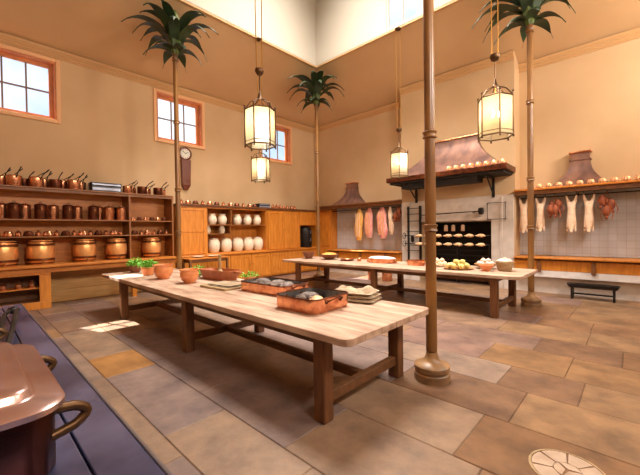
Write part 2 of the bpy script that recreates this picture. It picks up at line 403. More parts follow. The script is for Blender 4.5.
# ------------------------------------------------------------------ palm columns
def palm_column(loc, label):
    t = thing('palm_column', label, 'column', loc, 0, 'palm columns under the roof lantern')
    MB().lathe([(.185,0),(.185,.07),(.172,.08),(.172,.095),(.183,.105),(.183,.15),(.17,.165),(.12,.185),(.08,.21),(.064,.25),(.057,.29)],32).build('base','column_base',t)
    prof = []; z = .3
    while z < 5.86:
        prof.append((.058-.006*(z/6)+.0015*sin(z*4), z)); z += .2
    prof.append((.051,5.86)); MB().lathe(prof,20).build('shaft','column',t)
    for z in (1.62,2.61,4.18,5.62):
        MB().lathe([(.05,z-.045),(.076,z-.03),(.066,z-.01),(.066,z+.01),(.076,z+.03),(.05,z+.045)],20).build('ring','column',t)
    MB().lathe([(.06,5.74),(.09,5.84),(.13,6.0),(.16,6.25),(.12,6.5),(.03,6.75)],16, fn=lambda a,z: 1+.08*cos(8*a)).build('crown','palm_core',t)
    rnd = random.Random(int(loc[0]*10)+int(loc[1]*7)+5)
    tiers = [(5.86,6,.60,.10,-.30),(6.02,6,1.0,.42,-.22),(6.2,7,1.08,.36,-.08),(6.4,5,.8,.26,.02)]
    for ti, (z0, n, L, rise, fall) in enumerate(tiers):
        for k in range(n):
            a = 2*PI*(k+.5*ti)/n+rnd.uniform(-.2,.2); l = .9*L*rnd.uniform(.85,1.12); rings = []
            NS = 10
            for i in range(NS):
                s = i/(NS-1); r = .08+l*s; z = z0+rise*sin(s*PI*.6)*1.1+(fall-rise*.75)*s**2.3
                z = min(z, 6.8)
                w = .12*(sin(min(1,s*.98+.16)*PI)**.7)*(1-.2*s)+.003; d = .05*(1-s)+.006
                ca, sa = cos(a), sin(a)
                rings.append([(r*ca-w*sa, r*sa+w*ca, z-d*.9),(r*ca, r*sa, z+.012),(r*ca+w*sa, r*sa-w*ca, z-d*.9),(r*ca, r*sa, z-.02)])
            MB().loft(rings).build('leaf','palm',t)
    return t
palm_column((-1.606,3.44,0),'palm column nearest the camera, at the end of the front table')
palm_column((-1.576,8.0,0),'palm column behind the right end of the back table')
palm_column((-7.78,3.46,0),'palm column between the front table and the clock')
palm_column((-7.60,8.0,0),'palm column behind the left end of the back table')

# ------------------------------------------------------------------ lanterns
def lantern(loc, label):
    t = thing('hanging_lantern', label, 'lantern', loc, 0, 'hanging glass lanterns')
    R, H = .25, .585; z0 = 0.07
    P = [(R*cos(PI/3*k), R*sin(PI/3*k)) for k in range(6)]
    b = MB()
    for k in range(6):
        x, y = P[k]; b.tube([(x,y,z0-.02),(x,y,z0+H+.05)],.012,6); b.ball((x,y,z0+H+.06),.018,8,6); b.ball((x,y,z0-.03),.016,8,6)
        x2, y2 = P[(k+1)%6]
        for z in (z0, z0+H): b.tube([(x,y,z),(x2,y2,z)],.012,6)
        for z in (z0+.06,): b.tube([(x,y,z),(x2,y2,z)],.006,6)
    b.build('frame','bronze',t)
    for k in range(6):
        x, y = P[k]; x2, y2 = P[(k+1)%6]; q = .97
        b = MB(); b.add([(x*q,y*q,z0),(x2*q,y2*q,z0),(x2*q,y2*q,z0+H),(x*q,y*q,z0+H),(x*.955,y*.955,z0),(x2*.955,y2*.955,z0),(x2*.955,y2*.955,z0+H),(x*.955,y*.955,z0+H)],
            [(0,1,2,3),(7,6,5,4),(0,4,5,1),(1,5,6,2),(2,6,7,3),(3,7,4,0)]); b.build('pane','lamp_pane',t,flat=True)
    b = MB()
    for k in range(6):
        x, y = P[k]; pts = []
        for i in range(7):
            s = i/6; r = 1-s; pts.append((x*(r**.8)*.9 if i else x, y*(r**.8)*.9 if i else y, z0+H+.20*sin(s*PI/2)+.02*sin(s*2*PI)))
        b.tube(pts,.009,6)
    b.lathe([(.0,z0+H+.16),(.05,z0+H+.19),(.03,z0+H+.23),(.015,z0+H+.3),(.0,z0+H+.32)],12); b.build('crown','bronze',t)
    b = MB(); b.lathe([(0,z0+.16),(.06,z0+.17),(.07,z0+.2),(.02,z0+.21),(0,z0+.21)],12)
    b.tube([(0,0,z0+.2),(0,0,z0+H+.19)],.006,6); b.build('candle_holder','brass',t)
    for k in range(3):
        a = 2*PI*k/3+.4; bx, by = .05*cos(a), .05*sin(a)
        cd = MB().lathe([(.014,z0+.21),(.014,z0+.30),(0,z0+.301)],8,mx=T(bx,by,0)).build('candle','white',t)
        MB().ball((bx,by,z0+.345),(.017,.017,.04),8,6).build('bulb','bulb',cd)
    zt = z0+H+.32; zc = OZ-.06-loc[2]
    MB().tube([(0,0,zt-.01),(0,0,zt+.28)],.009,6).build('stem','bronze',t)
    MB().lathe([(0,zt+.25),(.045,zt+.27),(.075,zt+.32),(.07,zt+.36),(.02,zt+.38),(0,zt+.39)],14).build('counterweight','bronze',t)
    for s in (-1,1):
        MB().tube([(s*.05*.7,s*.05*.6,zt+.35),(s*.045,s*.04,zc)],.008,6).build('cable','brass',t)
    MB().lathe([(0,zc-.06),(.07,zc-.03),(.085,zc),(.06,zc+.02),(0,zc+.021)],14).build('ceiling_hook','bronze',t)
    L = bpy.data.lights.new('lantern_bulb_light','POINT'); L.energy = LAMP_W; L.color = (1.,.82,.56); L.shadow_soft_size = .09
    lo = bpy.data.objects.new('lantern_bulb_light', L); C.objects.link(lo); lo.parent = t; lo.location = (0,0,z0+.42)
LAMP_W = 7
lantern((-4.54,3.42,2.96),'large glass lantern hanging above the middle of the front table')
lantern((-7.58,5.70,2.96),'small far glass lantern hanging below the window nearest the corner')
lantern((-4.58,7.99,2.96),'glass lantern hanging in front of the left end of the chimney canopy')
lantern((-1.59,5.70,2.96),'large glass lantern hanging at upper right, beside the rear right palm column')

# ------------------------------------------------------------------ copper kit (prototypes are the first placed copies)
def p_saucepan():
    t = thing('saucepan','x','saucepan',(0,0,0))
    MB().lathe([(0,0),(.125,0),(.13,.01),(.13,.20),(.137,.206),(.126,.206),(.122,.02),(0,.018)],22).build('body','copper',t)
    MB().tube([(.125,0,.17),(.165,0,.21),(.215,0,.262),(.36,0,.34),(.40,0,.36)],[.012,.011,.010,.011,.014],6).build('handle','iron',t)
    l = MB().lathe([(.132,.206),(.134,.214),(.08,.232),(.03,.238),(0,.239)],22).build('lid','copper',t)
    MB().tube([(.0,0,.238),(.05,.02,.26),(.16,.05,.31),(.25,.07,.345)],[.008,.008,.009,.011],6).build('lid_handle','iron',l)
    return t
def p_lowpan():
    t = thing('saucepan','x','saucepan',(0,0,0))
    MB().lathe([(0,0),(.115,0),(.12,.01),(.12,.19),(.127,.196),(.116,.196),(.112,.02),(0,.018)],22).build('body','copper_old',t)
    MB().tube([(.11,0,.16),(.16,0,.21),(.21,0,.26),(.36,0,.335)],[.012,.011,.010,.013],6).build('handle','iron',t)
    return t
def p_stockpot(m):
    t = thing('stockpot','x','stockpot',(0,0,0))
    MB().lathe([(0,0),(.125,0),(.132,.01),(.132,.25),(.14,.258),(.126,.258),(.122,.02),(0,.018)],24).build('body',m,t)
    l = MB().lathe([(.134,.258),(.136,.268),(.1,.29),(.03,.302),(0,.303)],24).build('lid',m,t)
    MB().tube(arc((0,0,.3),.03,0,PI,8),.007,6).build('knob',m,l)
    for s in (-1,1):
        MB().tube([(0,s*.13,.2),(.0,s*.17,.21),(0,s*.175,.18),(0,s*.13,.16)],.008,6).build('handle','brass',t)
    return t
def p_mould(n=10, m='copper'):
    t = tag(MB().lathe([(0,0),(.085,0),(.09,.01),(.082,.05),(.07,.09),(.05,.115),(.02,.12),(0,.115)],30,fn=lambda a,z:1+.06*cos(n*a)).build('jelly_mould',m),'x','mould')
    return t
def p_mould2(m='copper'):
    return tag(MB().lathe([(0,0),(.06,0),(.065,.02),(.05,.03),(.05,.075),(.058,.08),(.03,.105),(.012,.135),(0,.14)],18).build('jelly_mould',m),'x','mould')
def p_urn():
    t = thing('copper_urn','x','urn',(0,0,0))
    MB().lathe([(0,0),(.235,0),(.245,.02),(.262,.10),(.285,.22),(.29,.3),(.28,.40),(.262,.49),(.25,.55),(.235,.555),(.0,.55)],36).build('body','urn',t)
    for z, r in ((.03,.252),(.10,.268),(.13,.274),(.45,.277),(.48,.271),(.535,.258)):
        MB().lathe([(r-.012,z-.013),(r+.014,z-.009),(r+.014,z+.009),(r-.012,z+.014)],36).build('hoop','copper_old',t)
    l = MB().lathe([(.24,.553),(.24,.566),(.1,.58),(.0,.585)],28).build('lid','urn',t)
    MB().lathe([(0,.58),(.02,.585),(.012,.6),(.024,.615),(0,.625)],12).build('knob','brass',l)
    tp = MB().tube([(.27,0,.06),(.335,0,.06),(.35,0,.045),(.35,0,.02)],.013,8).build('tap','brass',t)
    MB().box(.318,-.03,.07,.33,.03,.085).build('tap_handle','brass',tp)
    return t

class Row:
    """first use moves the prototype, later uses copy it"""
    def __init__(s, proto): s.p = proto; s.used = False
    def put(s, loc, rz, label, group, scale=None):
        loc = (loc[0], loc[1], loc[2]+.002)
        if not s.used:
            o = s.p; s.used = True; o.location = loc; o.rotation_euler = (0,0,rz); o['label'] = label; o['group'] = group
            if scale is not None: o.scale = (scale,)*3 if not isinstance(scale, tuple) else scale
            return o
        return dup(s.p, loc, rz, label, group, scale if scale is not None else 1.)

# ------------------------------------------------------------------ left dresser
SX = -9.55          # shelf front
DY0, DY1 = -.7, 4.12
t = thing('dresser','long brown wooden dresser of copper pans along the left wall','dresser',(XL,DY0,0))
def L_(x0,y0,z0,x1,y1,z1): return (x0-XL,y0-DY0,z0,x1-XL,y1-DY0,z1)
MB().box(*L_(XL+.005,DY0,.9,-9.26,DY1,.955)).build('worktop','wood_h',t,bevel=.008)
b = MB(); MB_ = b
for z in [0,.3,.6]: b.box(*L_(XL+.002,DY0,z+.004,XL+.03,DY1,z+.296))
b.build('lower_planks','plank',t); b = MB(); b.box(*L_(XL+.002,DY0,.955,XL+.02,DY1,2.66)); b.build('back_panel','wood_h',t)
for z, th, nm in ((2.66,.045,'shelf'),(1.955,.05,'shelf'),(1.575,.035,'shelf')):
    MB().box(*L_(XL+.02,DY0,z-th/2-.01,SX,DY1,z)).build(nm,'shelf_wood',t,bevel=.006)
for y in (DY0+.02,1.0-.2,2.98,4.08):
    if y == .8: continue
    MB().box(*L_(XL+.02,y-.02,.955,SX+.02,y+.02,2.63)).build('upright','shelf_wood',t)
MB().box(*L_(SX-.015,DY0,2.56,SX+.005,DY1,2.62)).build('frieze','wood_dark',t,bevel=.004)
MB().box(*L_(-9.42,DY0,.78,-9.36,DY1,.9)).build('apron','wood_h',t)
for y in (3.0,4.0): MB().box(*L_(-9.45,y-.05,0,-9.35,y+.05,.8)).build('leg','wood',t)
X1 = -9.38+9.95; b = MB(); yl = 1.92
b.box(0,0,0,X1-.02,.04,.80); b.box(0,yl-.1,0,X1-.02,yl,.80); b.box(0,.04,.0,.02,yl-.1,.8); b.box(.02,.04,.0,X1-.02,yl-.1,.16); b.box(.02,.04,.74,X1-.02,yl-.1,.8); pd = b.build('pedestal','wood_dark',t); pd.location = (.14,.1,0)  # darker boards paint the shade inside the open pedestal
b = MB(); b.box(X1-.02,0,.16,X1,.14,.74); b.box(X1-.02,yl-.2,.16,X1,yl,.74); b.box(X1-.02,0,.74,X1,yl,.8); b.box(X1-.02,0,0,X1,yl,.16); b.build('front_frame','wood',pd,bevel=.006)
MB().box(.03,.05,.44,X1-.06,yl-.11,.465).build('shelf','wood_h',pd)

tops = [.60,.78,.97,1.15,1.32,1.49,1.66,1.83,2.0,2.98,3.16,3.34,3.54,3.75,3.95]
sp = Row(p_saucepan()); lp = Row(p_lowpan())
for i, y in enumerate(tops):
    lab = '%s saucepan, %s from the left on the top shelf of the pan dresser'
    if i in (2,5,11,13): lp.put((-9.68 if i%2 else -9.95,y,2.66),[.4,.2,.5,.3][[2,5,11,13].index(i)],lab%('dark copper',ORD[i]),'copper saucepans on the top shelf')
    else: sp.put((-9.68 if i%2 else -9.95,y,2.66),random.uniform(.15,.6),lab%('lidded copper',ORD[i]),'copper saucepans on the top shelf',.85 if i > 8 else 1.)
# black box with silver bands
def tin_box(loc, L, W, H, label):
    t = thing('tin_box',label,'box',loc)
    MB().prism(rrect(W/2,L/2,.03),0,H*.62).build('body','blackpaint',t,bevel=.004)
    MB().prism(rrect(W/2+.006,L/2+.006,.03),H*.62,H).build('lid','blackpaint',t,bevel=.012)
    MB().prism(rrect(W/2+.008,L/2-.02,.01),H*.14,H*.42).build('band','silver',t)
    MB().prism(rrect(W/2+.012,L/2-.02,.01),H*.7,H*.86).build('band','silver',t)
tin_box((-9.78,2.5,2.662),.66,.3,.22,'long black box with silver bands on the top shelf of the pan dresser')
tin_box((-9.78,7.4,2.462),.5,.28,.15,'black box with a silver band on top of the jug cupboards')
r2 = [.59,.77,.96,1.21,1.46,1.71,1.92,2.21,2.39,2.54,2.69,2.82]
st = Row(p_stockpot('copper')); so = Row(p_stockpot('copper_old'))
for i, y in enumerate(r2):
    if i in (1,3,5,7,10): so.put((-9.68 if i%2 else -9.90,y,1.955),PI/2,'dark tarnished copper stockpot, %s from the left on the middle shelf'%ORD[i],'stockpots on the middle shelf',(.85,.85,1.16))
    else: st.put((-9.68 if i%2 else -9.90,y,1.955),PI/2,'bright copper stockpot, %s from the left on the middle shelf'%ORD[i],'stockpots on the middle shelf',(.85,.85,1.16))
m1 = Row(p_mould(10)); m2 = Row(p_mould2()); m3 = Row(p_mould(8,'copper_old'))
for i, y in enumerate([3.12,3.28,3.44,3.6,3.76,3.92]):
    (m1 if i%2==0 else m3).put((-9.75,y,1.955),0,'%s fluted copper mould, %s from the divider at the right end of the middle shelf'%(('bright','dark')[i%2],ORD[i]),'copper moulds on the middle shelf',.8)
ii = 0
y = .5
while y < 4.0:
    if abs(y-2.98) > .07:
        (m2,m1,m2,m3)[ii%4].put((-9.72,y,1.575),0,'small copper mould, %s from the left on the lowest shelf above the urns'%ORD[ii],'small copper moulds on the lowest shelf',1.)
        ii += 1
    y += .165
ur = Row(p_urn())
for i, (y, lab) in enumerate(zip([.58,1.2,2.02,2.70,3.56],['leftmost copper urn on the dresser, cut by the photo edge','large copper urn, second from the left on the dresser worktop','copper urn in the middle of the five on the dresser worktop','copper urn just left of the dresser divider','copper urn right of the dresser divider, behind the herb pots'])):
    ur.put((-9.70,y,.955),0,lab,'copper urns on the dresser worktop',(.88,.88,.93) if i < 2 else (.82,.82,.93))
for i, y in enumerate([.3,.55,.8,1.02]):
    m2.put((-9.55,y,.465),0,'small copper mould inside the pedestal, %s from the left'%ORD[i],'moulds in the pedestal',1.2)

# ------------------------------------------------------------------ right part of left wall: cupboards
KX = -9.52
t = thing('base_cabinet','long low orange wooden cabinet under the jug cupboards','cabinet',(XL,4.2,0))
Lk = 5.75
MB().box(.005,0,.04,.64,Lk,.90).build('carcass','wood',t)
MB().box(.005,0,.90,.70,Lk,.945).build('worktop','wood_h',t,bevel=.008)
MB().box(.005,0,0,.60,Lk,.04).build('plinth','wood_dark',t)
n = 7
for k in range(n):
    y0 = .05+k*(Lk-.1)/n; y1 = y0+(Lk-.1)/n-.03
    d = MB(); d.box(.64,y0,.09,.655,y1,.86); d.box(.655,y0,.09,.668,y0+.09,.86); d.box(.655,y1-.09,.09,.668,y1,.86); d.box(.655,y0+.09,.09,.668,y1-.09,.18); d.box(.655,y0+.09,.77,.668,y1-.09,.86)
    dd = d.build('door','wood',t); MB().ball((.685,(y0+.05) if k%2 else (y1-.05),.55),.018,10,8).build('knob','brass',dd)
def panel_door(t, y0, y1, z0, z1, x, rows=2, knob=None):
    d = MB(); d.box(x,y0,z0,x+.012,y1,z1); s = .07
    d.box(x+.012,y0,z0,x+.026,y0+s,z1); d.box(x+.012,y1-s,z0,x+.026,y1,z1)
    for k in range(rows+1):
        zz = z0+(z1-z0-s)*k/rows; d.box(x+.012,y0+s,zz,x+.026,y1-s,zz+s)
    o = d.build('door','wood',t,bevel=.003)
    if knob is not None: MB().ball((x+.04,knob,(z0+z1)/2),.018,10,8).build('knob','brass',o)
def cup_frame(t, y0, y1, z0, z1, back='wood', top=True, sides=True):
    b = MB(); b.box(.004,0,0,.02,y1-y0,z1-z0)
    b.box(.02,0,0,KX-XL-.01,.03,z1-z0); b.box(.02,y1-y0-.03,0,KX-XL-.01,y1-y0,z1-z0); b.box(.02,.03,z1-z0-.03,KX-XL-.01,y1-y0-.03,z1-z0); b.box(.02,.03,0,KX-XL-.01,y1-y0-.03,.03)
    return b.build('carcass',back,t)
cz0, cz1 = .945, 2.42
def cap(t, w):
    b = MB(); b.box(.004,0,cz1-cz0,KX-XL+.04,w,cz1-cz0+.04); b.box(.004,0,cz1-cz0-.04,KX-XL+.02,w,cz1-cz0); return b.build('top_moulding','wood_dark',t,bevel=.006)
t = thing('tall_cupboard','single-door orange wooden cupboard below the wall clock','cupboard',(XL,4.22,cz0)); cup_frame(t,4.22,5.10,cz0,cz1-.04); cap(t,.88)
panel_door(t,.04,.84,.03,cz1-cz0-.08,KX-XL-.01,2,.78)
t = thing('jug_shelves','open orange wooden shelf unit filled with white jugs','shelves',(XL,5.10,cz0)); W = 2.28; cup_frame(t,5.10,5.10+W,cz0,cz1-.04); cap(t,W)
MB().box(.02,.03,1.86-cz0-.03,KX-XL-.03,W-.03,1.86-cz0).build('shelf','shelf_wood',t)
MB().box(.02,.03,1.575-cz0-.03,KX-XL-.06,.86,1.575-cz0).build('shelf','shelf_wood',t)
MB().box(.02,.86,1.86-cz0,KX-XL-.03,.90,cz1-cz0-.04).build('divider','shelf_wood',t)
MB().box(.02,.84,1.545-cz0,KX-XL-.06,.87,1.83-cz0).build('divider','shelf_wood',t)
t = thing('double_cupboard','two-door orange wooden cupboard left of the corner','cupboard',(XL,7.40,cz0)); cup_frame(t,7.40,8.96,cz0,cz1-.04); cap(t,1.56)
panel_door(t,.04,.775,.03,cz1-cz0-.08,KX-XL-.01,1,.72); panel_door(t,.785,1.52,.03,cz1-cz0-.08,KX-XL-.01,1,.84)
t = thing('corner_cupboard','orange wooden corner cupboard with an open lower bay','cupboard',(XL,8.98,cz0)); cup_frame(t,8.98,9.95,cz0,cz1-.04); cap(t,.97)
MB().box(.02,.03,.90,KX-XL-.01,.94,cz1-cz0-.07).build('panel','wood',t)
t = thing('narrow_cupboard','tall narrow orange wooden cupboard on the back wall behind the corner column','cupboard',(-9.48,10.0,0))
MB().box(0,.01,0,.66,.395,2.45).build('carcass','wood',t); MB().box(.06,-.008,1.0,.60,.01,2.38).build('door','wood',t,bevel=.004); MB().box(.06,-.008,.1,.60,.01,.94).build('door','wood',t,bevel=.004)
b = MB(); b.lathe([(0,0),(.26,0),(.27,.02),(.27,.62),(.25,.72),(.2,.79),(.1,.83),(0,.84)],28)
t = thing('black_urn','black domed iron urn in the open bay of the corner cupboard','urn',(-9.72,9.46,cz0+.03)); b.build('body','iron',t)
for z in (.3,.6): MB().tube(arc((.28,0,z),.05,-PI/2,PI/2,8,'yz'),.012,6).build('handle','silver',t)

def p_jug(h, r):
    t = thing('white_jug','x','jug',(0,0,0))
    MB().lathe([(0,0),(r*.7,0),(r*.75,.01),(r*.95,h*.25),(r,h*.45),(r*.9,h*.68),(r*.66,h*.85),(r*.68,h*.95),(r*.74,h),(r*.62,h),(r*.58,h*.85),(0,h*.8)],22).build('body','white',t)
    MB().tube([(0,r*.62,h*.92),(0,r*1.25,h*.9),(0,r*1.35,h*.65),(0,r*.9,h*.45)],.011,6).build('handle','white',t)
    return t
def p_jar(h, r):
    t = thing('white_jar','x','jar',(0,0,0))
    MB().lathe([(0,0),(r*.7,0),(r*.85,h*.1),(r,h*.35),(r,h*.65),(r*.85,h*.84),(r*.72,h*.87),(r*.72,h*.9)],22).build('body','white',t)
    MB().lathe([(r*.78,h*.9),(r*.8,h*.925),(r*.4,h*.97),(r*.1,h*.98),(r*.12,h),(0,h*1.01)],22).build('lid','white',t)
    return t
j1 = Row(p_jug(.34,.15)); j2 = Row(p_jug(.24,.10)); j3 = Row(p_jar(.46,.185))
for i, y in enumerate([5.40,5.76,6.32,6.72,7.12]): j1.put((-9.74,y,1.86),PI*.5,'white jug, %s from the left on the upper jug shelf'%ORD[i],'white jugs on the upper shelf')
for i, y in enumerate([5.24,5.74]): j2.put((-9.74,y,1.575),PI*.5,('small white jug at the left of the short middle jug shelf','small white jug at the right of the short middle jug shelf')[i],'small white jugs on the short shelf')
for i, y in enumerate([5.46,5.9,6.34,6.76,7.16]): j3.put((-9.76,y,cz0+.03),0,'lidded white jar, %s from the left at the bottom of the jug shelves'%ORD[i],'white jars at the bottom of the jug shelves')
for i, y in enumerate([4.42,4.62,4.85,5.08,5.32,5.56,5.8,6.05,6.3,6.55,6.8,7.02]):
    (m2,m1,m3)[i%3].put((-9.72,y,2.46),0,'copper mould, %s from the left on top of the jug cupboards'%ORD[i],'copper moulds along the cupboard tops',1.0)
for i, y in enumerate([7.82,7.98,8.15,8.33,8.52,8.72,8.9]):
    m2.put((-9.7,y,2.46),0,'small copper mould, %s from the left on top of the two-door cupboard'%ORD[i],'small moulds on the two-door cupboard',1.1)
# side table in front
t = thing('side_table','small plain wooden side table between the clock cupboard and the front table','table',(-9.22,4.15,0))
MB().box(0,0,.87,.5,1.22,.905).build('tabletop','wood_h',t,bevel=.006)
for x in (.04,.46):
    for y in (.05,1.17): MB().box(x-.03,y-.03,0,x+.03,y+.03,.87).build('leg','wood_dark',t)
MB().box(.07,.08,.78,.44,1.14,.87).build('apron','wood_dark',t)
for i, (y, r) in enumerate(((4.55,.16),(5.0,.15))):
    tag(MB().lathe([(0,0),(r*.6,0),(r,.035),(r*1.02,.045),(r*.55,.015),(0,.012)],20,mx=None).build('white_dish','white'),('white dish at the left of the side table by the clock cupboard','white dish at the right of the side table by the jug shelves')[i],'dish').location = (-8.97,y,.905)

# wall clock
t = thing('wall_clock','mahogany drop-trunk wall clock with a white dial','clock',(XL,4.72,4.03))
Q = Matrix.Rotation(PI/2,4,'Y')
MB().lathe([(0,0),(.21,0),(.215,.03),(.2,.06),(.165,.07),(.155,.05),(0,.05)],32,mx=Q).build('dial_surround','clockcase',t)
f = MB().lathe([(0,.05),(.152,.05),(.15,.056),(0,.057)],32,mx=Q).build('dial','clockface',t)
b = MB()
for k in range(12):
    a = PI/6*k; b.box(-.004,-.006,.112,.004,.006,.138,mx=T(.06,0,0)@Rx(a))
b.build('hour_marks','clockhand',f)
b = MB(); b.box(-.003,-.006,0,.003,.006,.12,mx=T(.064,0,0)@Rx(.9)); b.box(-.003,-.008,0,.003,.008,.08,mx=T(.066,0,0)@Rx(-1.0)); b.build('hands','clockhand',f)
b = MB(); b.loft([[(0,-.125,-.98),(.11,-.125,-.98),(.11,.125,-.98),(0,.125,-.98)],[(0,-.15,-.19),(.12,-.15,-.19),(.12,.15,-.19),(0,.15,-.19)]]); b.build('trunk','clockcase',t,bevel=.01)
MB().loft([[(0,-.06,-1.1),(.07,-.06,-1.1),(.07,.06,-1.1),(0,.06,-1.1)],[(0,-.12,-.98),(.11,-.12,-.98),(.11,.12,-.98),(0,.12,-.98)]]).build('base','clockcase',t)
MB().box(.11,-.08,-.85,.125,.08,-.35).build('trunk_door','clockcase',t,bevel=.006)

# ------------------------------------------------------------------ tables
def table(x0, x1, y0, y1, legx, label):
    t = thing('kitchen_table',label,'table',(x0,y0,0)); L, W = x1-x0, y1-y0; H = .78; th = .06
    b = MB(); n = 6
    for k in range(n):
        w0 = W*k/n+.0015; w1 = W*(k+1)/n-.0015; c = .07
        if k == 0: poly = [(c,0),(L-c,0),(L-c*.3,c*.3),(L,c),(L,w1),(0,w1),(0,c),(c*.3,c*.3)]
        elif k == n-1: poly = [(0,w0),(L,w0),(L,W-c),(L-c*.3,W-c*.3),(L-c,W),(c,W),(c*.3,W-c*.3),(0,W-c)]
        else: poly = [(0,w0),(L,w0),(L,w1),(0,w1)]
        b.prism(poly,H-th,H)
    b.build('tabletop','tabletop',t,bevel=.006)
    i0 = .12
    b = MB(); b.box(legx[0]-x0,i0,H-th-.085,legx[-1]-x0,i0+.035,H-th); b.box(legx[0]-x0,W-i0-.035,H-th-.085,legx[-1]-x0,W-i0,H-th)
    for x in legx: b.box(x-x0-.02,i0+.035,H-th-.085,x-x0+.02,W-i0-.035,H-th)
    b.build('apron','table_rail',t)
    for x in legx:
        for y in (i0,W-i0): MB().box(x-x0-.062,y-.062,0,x-x0+.062,y+.062,H-th).build('leg','table_leg',t,bevel=.012)
        MB().box(x-x0-.035,i0+.06,.14,x-x0+.035,W-i0-.06,.23).build('stretcher','table_rail',t,bevel=.006)
    MB().box(legx[0]-x0+.035,W/2-.035,.15,legx[-1]-x0-.035,W/2+.035,.225).build('stretcher','table_rail',t,bevel=.006)
table(-8.1,-1.57,1.95,3.365,(-7.05,-4.42,-1.93),'long scrubbed pine kitchen table nearest the camera')
table(-7.62,-1.42,6.42,7.86,(-7.02,-4.44,-1.86),'long scrubbed pine kitchen table in front of the fireplace')
TZ = .781

# ------------------------------------------------------------------ front table objects
def foliage(n, rad, h, seed, leaf=.03):
    rnd = random.Random(seed); b = MB()
    for k in range(n):
        a = rnd.uniform(0,2*PI); r = rad*math.sqrt(rnd.random()); x, y = r*cos(a), r*sin(a); z = h*rnd.uniform(.35,1)*(1-.45*(r/rad)**2)
        l = leaf*rnd.uniform(.7,1.3); mx = T(x,y,z)@Rz(a+rnd.uniform(-.6,.6))@Ry(rnd.uniform(-.9,.7))@Rx(rnd.uniform(-.7,.7))
        b.add([(0,0,0),(l*.5,l*.42,.1*l),(l*1.1,0,.25*l),(l*.5,-l*.42,.1*l),(l*.5,0,-.08*l)],[(0,1,2,3),(0,4,1),(1,4,2),(2,4,3),(3,4,0)],mx)
        if k%3 == 0: b.tube([(x*.2,y*.2,0),(x*.6,y*.6,z*.6),(x,y,z)],.0025,4)
    return b
def bowl(r, h, foot=.55, th=.012, lip=.02):
    return [(0,0),(r*foot,0),(r*foot*1.02,.012),(r*.82,h*.5),(r*.96,h*.85),(r,h-lip),(r+.012,h-lip*.6),(r+.012,h),(r-th,h),(r*.9,h*.75),(r*.7,h*.35),(r*foot*.8,th*1.4),(0,th*1.4)]
def bowl2(r, h):
    return [(0,0),(r*.5,0),(r*.54,.012),(r*.82,h*.25),(r*.97,h*.5),(r*.98,h*.72),(r*.93,h*.85),(r*1.02,h*.93),(r*1.06,h),(r*.96,h),(r*.86,h*.85),(r*.9,h*.6),(r*.7,h*.22),(0,.03)]
def potted(loc, r, h, m, label, seed, spread=1.2):
    t = thing('potted_herb',label,'herb pot',loc,0,'herbs on the front table')
    MB().lathe([(0,0),(r*.72,0),(r*.78,.01),(r*.95,h*.8),(r*1.02,h*.82),(r*1.02,h),(r*.9,h),(r*.85,h*.7),(0,h*.68)],24).build('pot',m,t)
    f = foliage(260,r*spread,.2,seed,.042).build('foliage','herb',t); f.location = (0,0,h*.68); return t
potted((-7.75,2.50,TZ),.115,.15,'terra_dark','green herb in a dark pot, leftmost on the front table',1,1.2)
potted((-7.08,2.52,TZ),.13,.16,'terra','green herb in a terracotta pot, second from the left on the front table',2,1.25)
t = tag(MB().lathe(bowl2(.165,.26),32).build('earthenware_bowl','terra'),'large terracotta bowl right of the herb pots on the front table','bowl'); t.location = (-6.23,2.48,TZ)
t = tag(MB().lathe(bowl2(.15,.225),32).build('earthenware_bowl','terra'),'smaller deep terracotta bowl in front of the wooden trough','bowl'); t.location = (-5.36,2.55,TZ)
t = thing('herb_bunch','bunch of green herbs lying behind the smaller terracotta bowl','herbs',(-6.12,3.1,TZ+.003)); foliage(160,.15,.2,3,.035).build('leaves','herb',t); MB().tube([(.0,0,.01),(.1,-.08,.03),(.22,-.12,.012)],.012,6).build('stems','palm_core',t)
t = thing('herb_pot','x','herb pot',(-4.60,3.2,TZ)); tag(t,'green herb in a small earthenware pot beside the left copper roasting pan','herb pot','herbs on the front table')
MB().lathe([(0,0),(.07,0),(.1,.09),(.105,.1),(.09,.1),(0,.07)],20).build('pot','terra',t); foliage(110,.14,.12,4).build('foliage','herb',t).location = (0,0,.06)
# wooden trough with pestle
def trough(loc, rz, L, W, H, label):
    t = thing('wooden_trough',label,'trough',loc,rz)
    rings = []
    for (s, z) in ((.78,0),(.92,H*.5),(1,H),(.93,H),(.82,H*.5),(.66,.03)):
        rings.append([(x,y,z) for x,y in rrect(L/2*s, W/2*s, W*.32*s, 6)])
    MB().loft(rings).build('body','terra_trough',t)
    for s in (-1,1): MB().box(-.09,-.04,H-.035,.09,.04,H-.008,mx=T(s*(L/2+.06),0,0)).build('handle','terra_trough',t,bevel=.008)
trough((-5.35,3.1,TZ),.12,.86,.34,.17,'long brown wooden trough behind the boards on the front table')
t = thing('pestle','tall wooden pestle standing in the brown trough','pestle',(-5.35,3.1,TZ+.035)); MB().lathe([(0,0),(.06,0),(.065,.08),(.045,.12),(.026,.15)],16).build('head','board',t); MB().lathe([(.026,.12),(.026,.36),(.032,.39),(0,.40)],12).build('shaft','board',t)
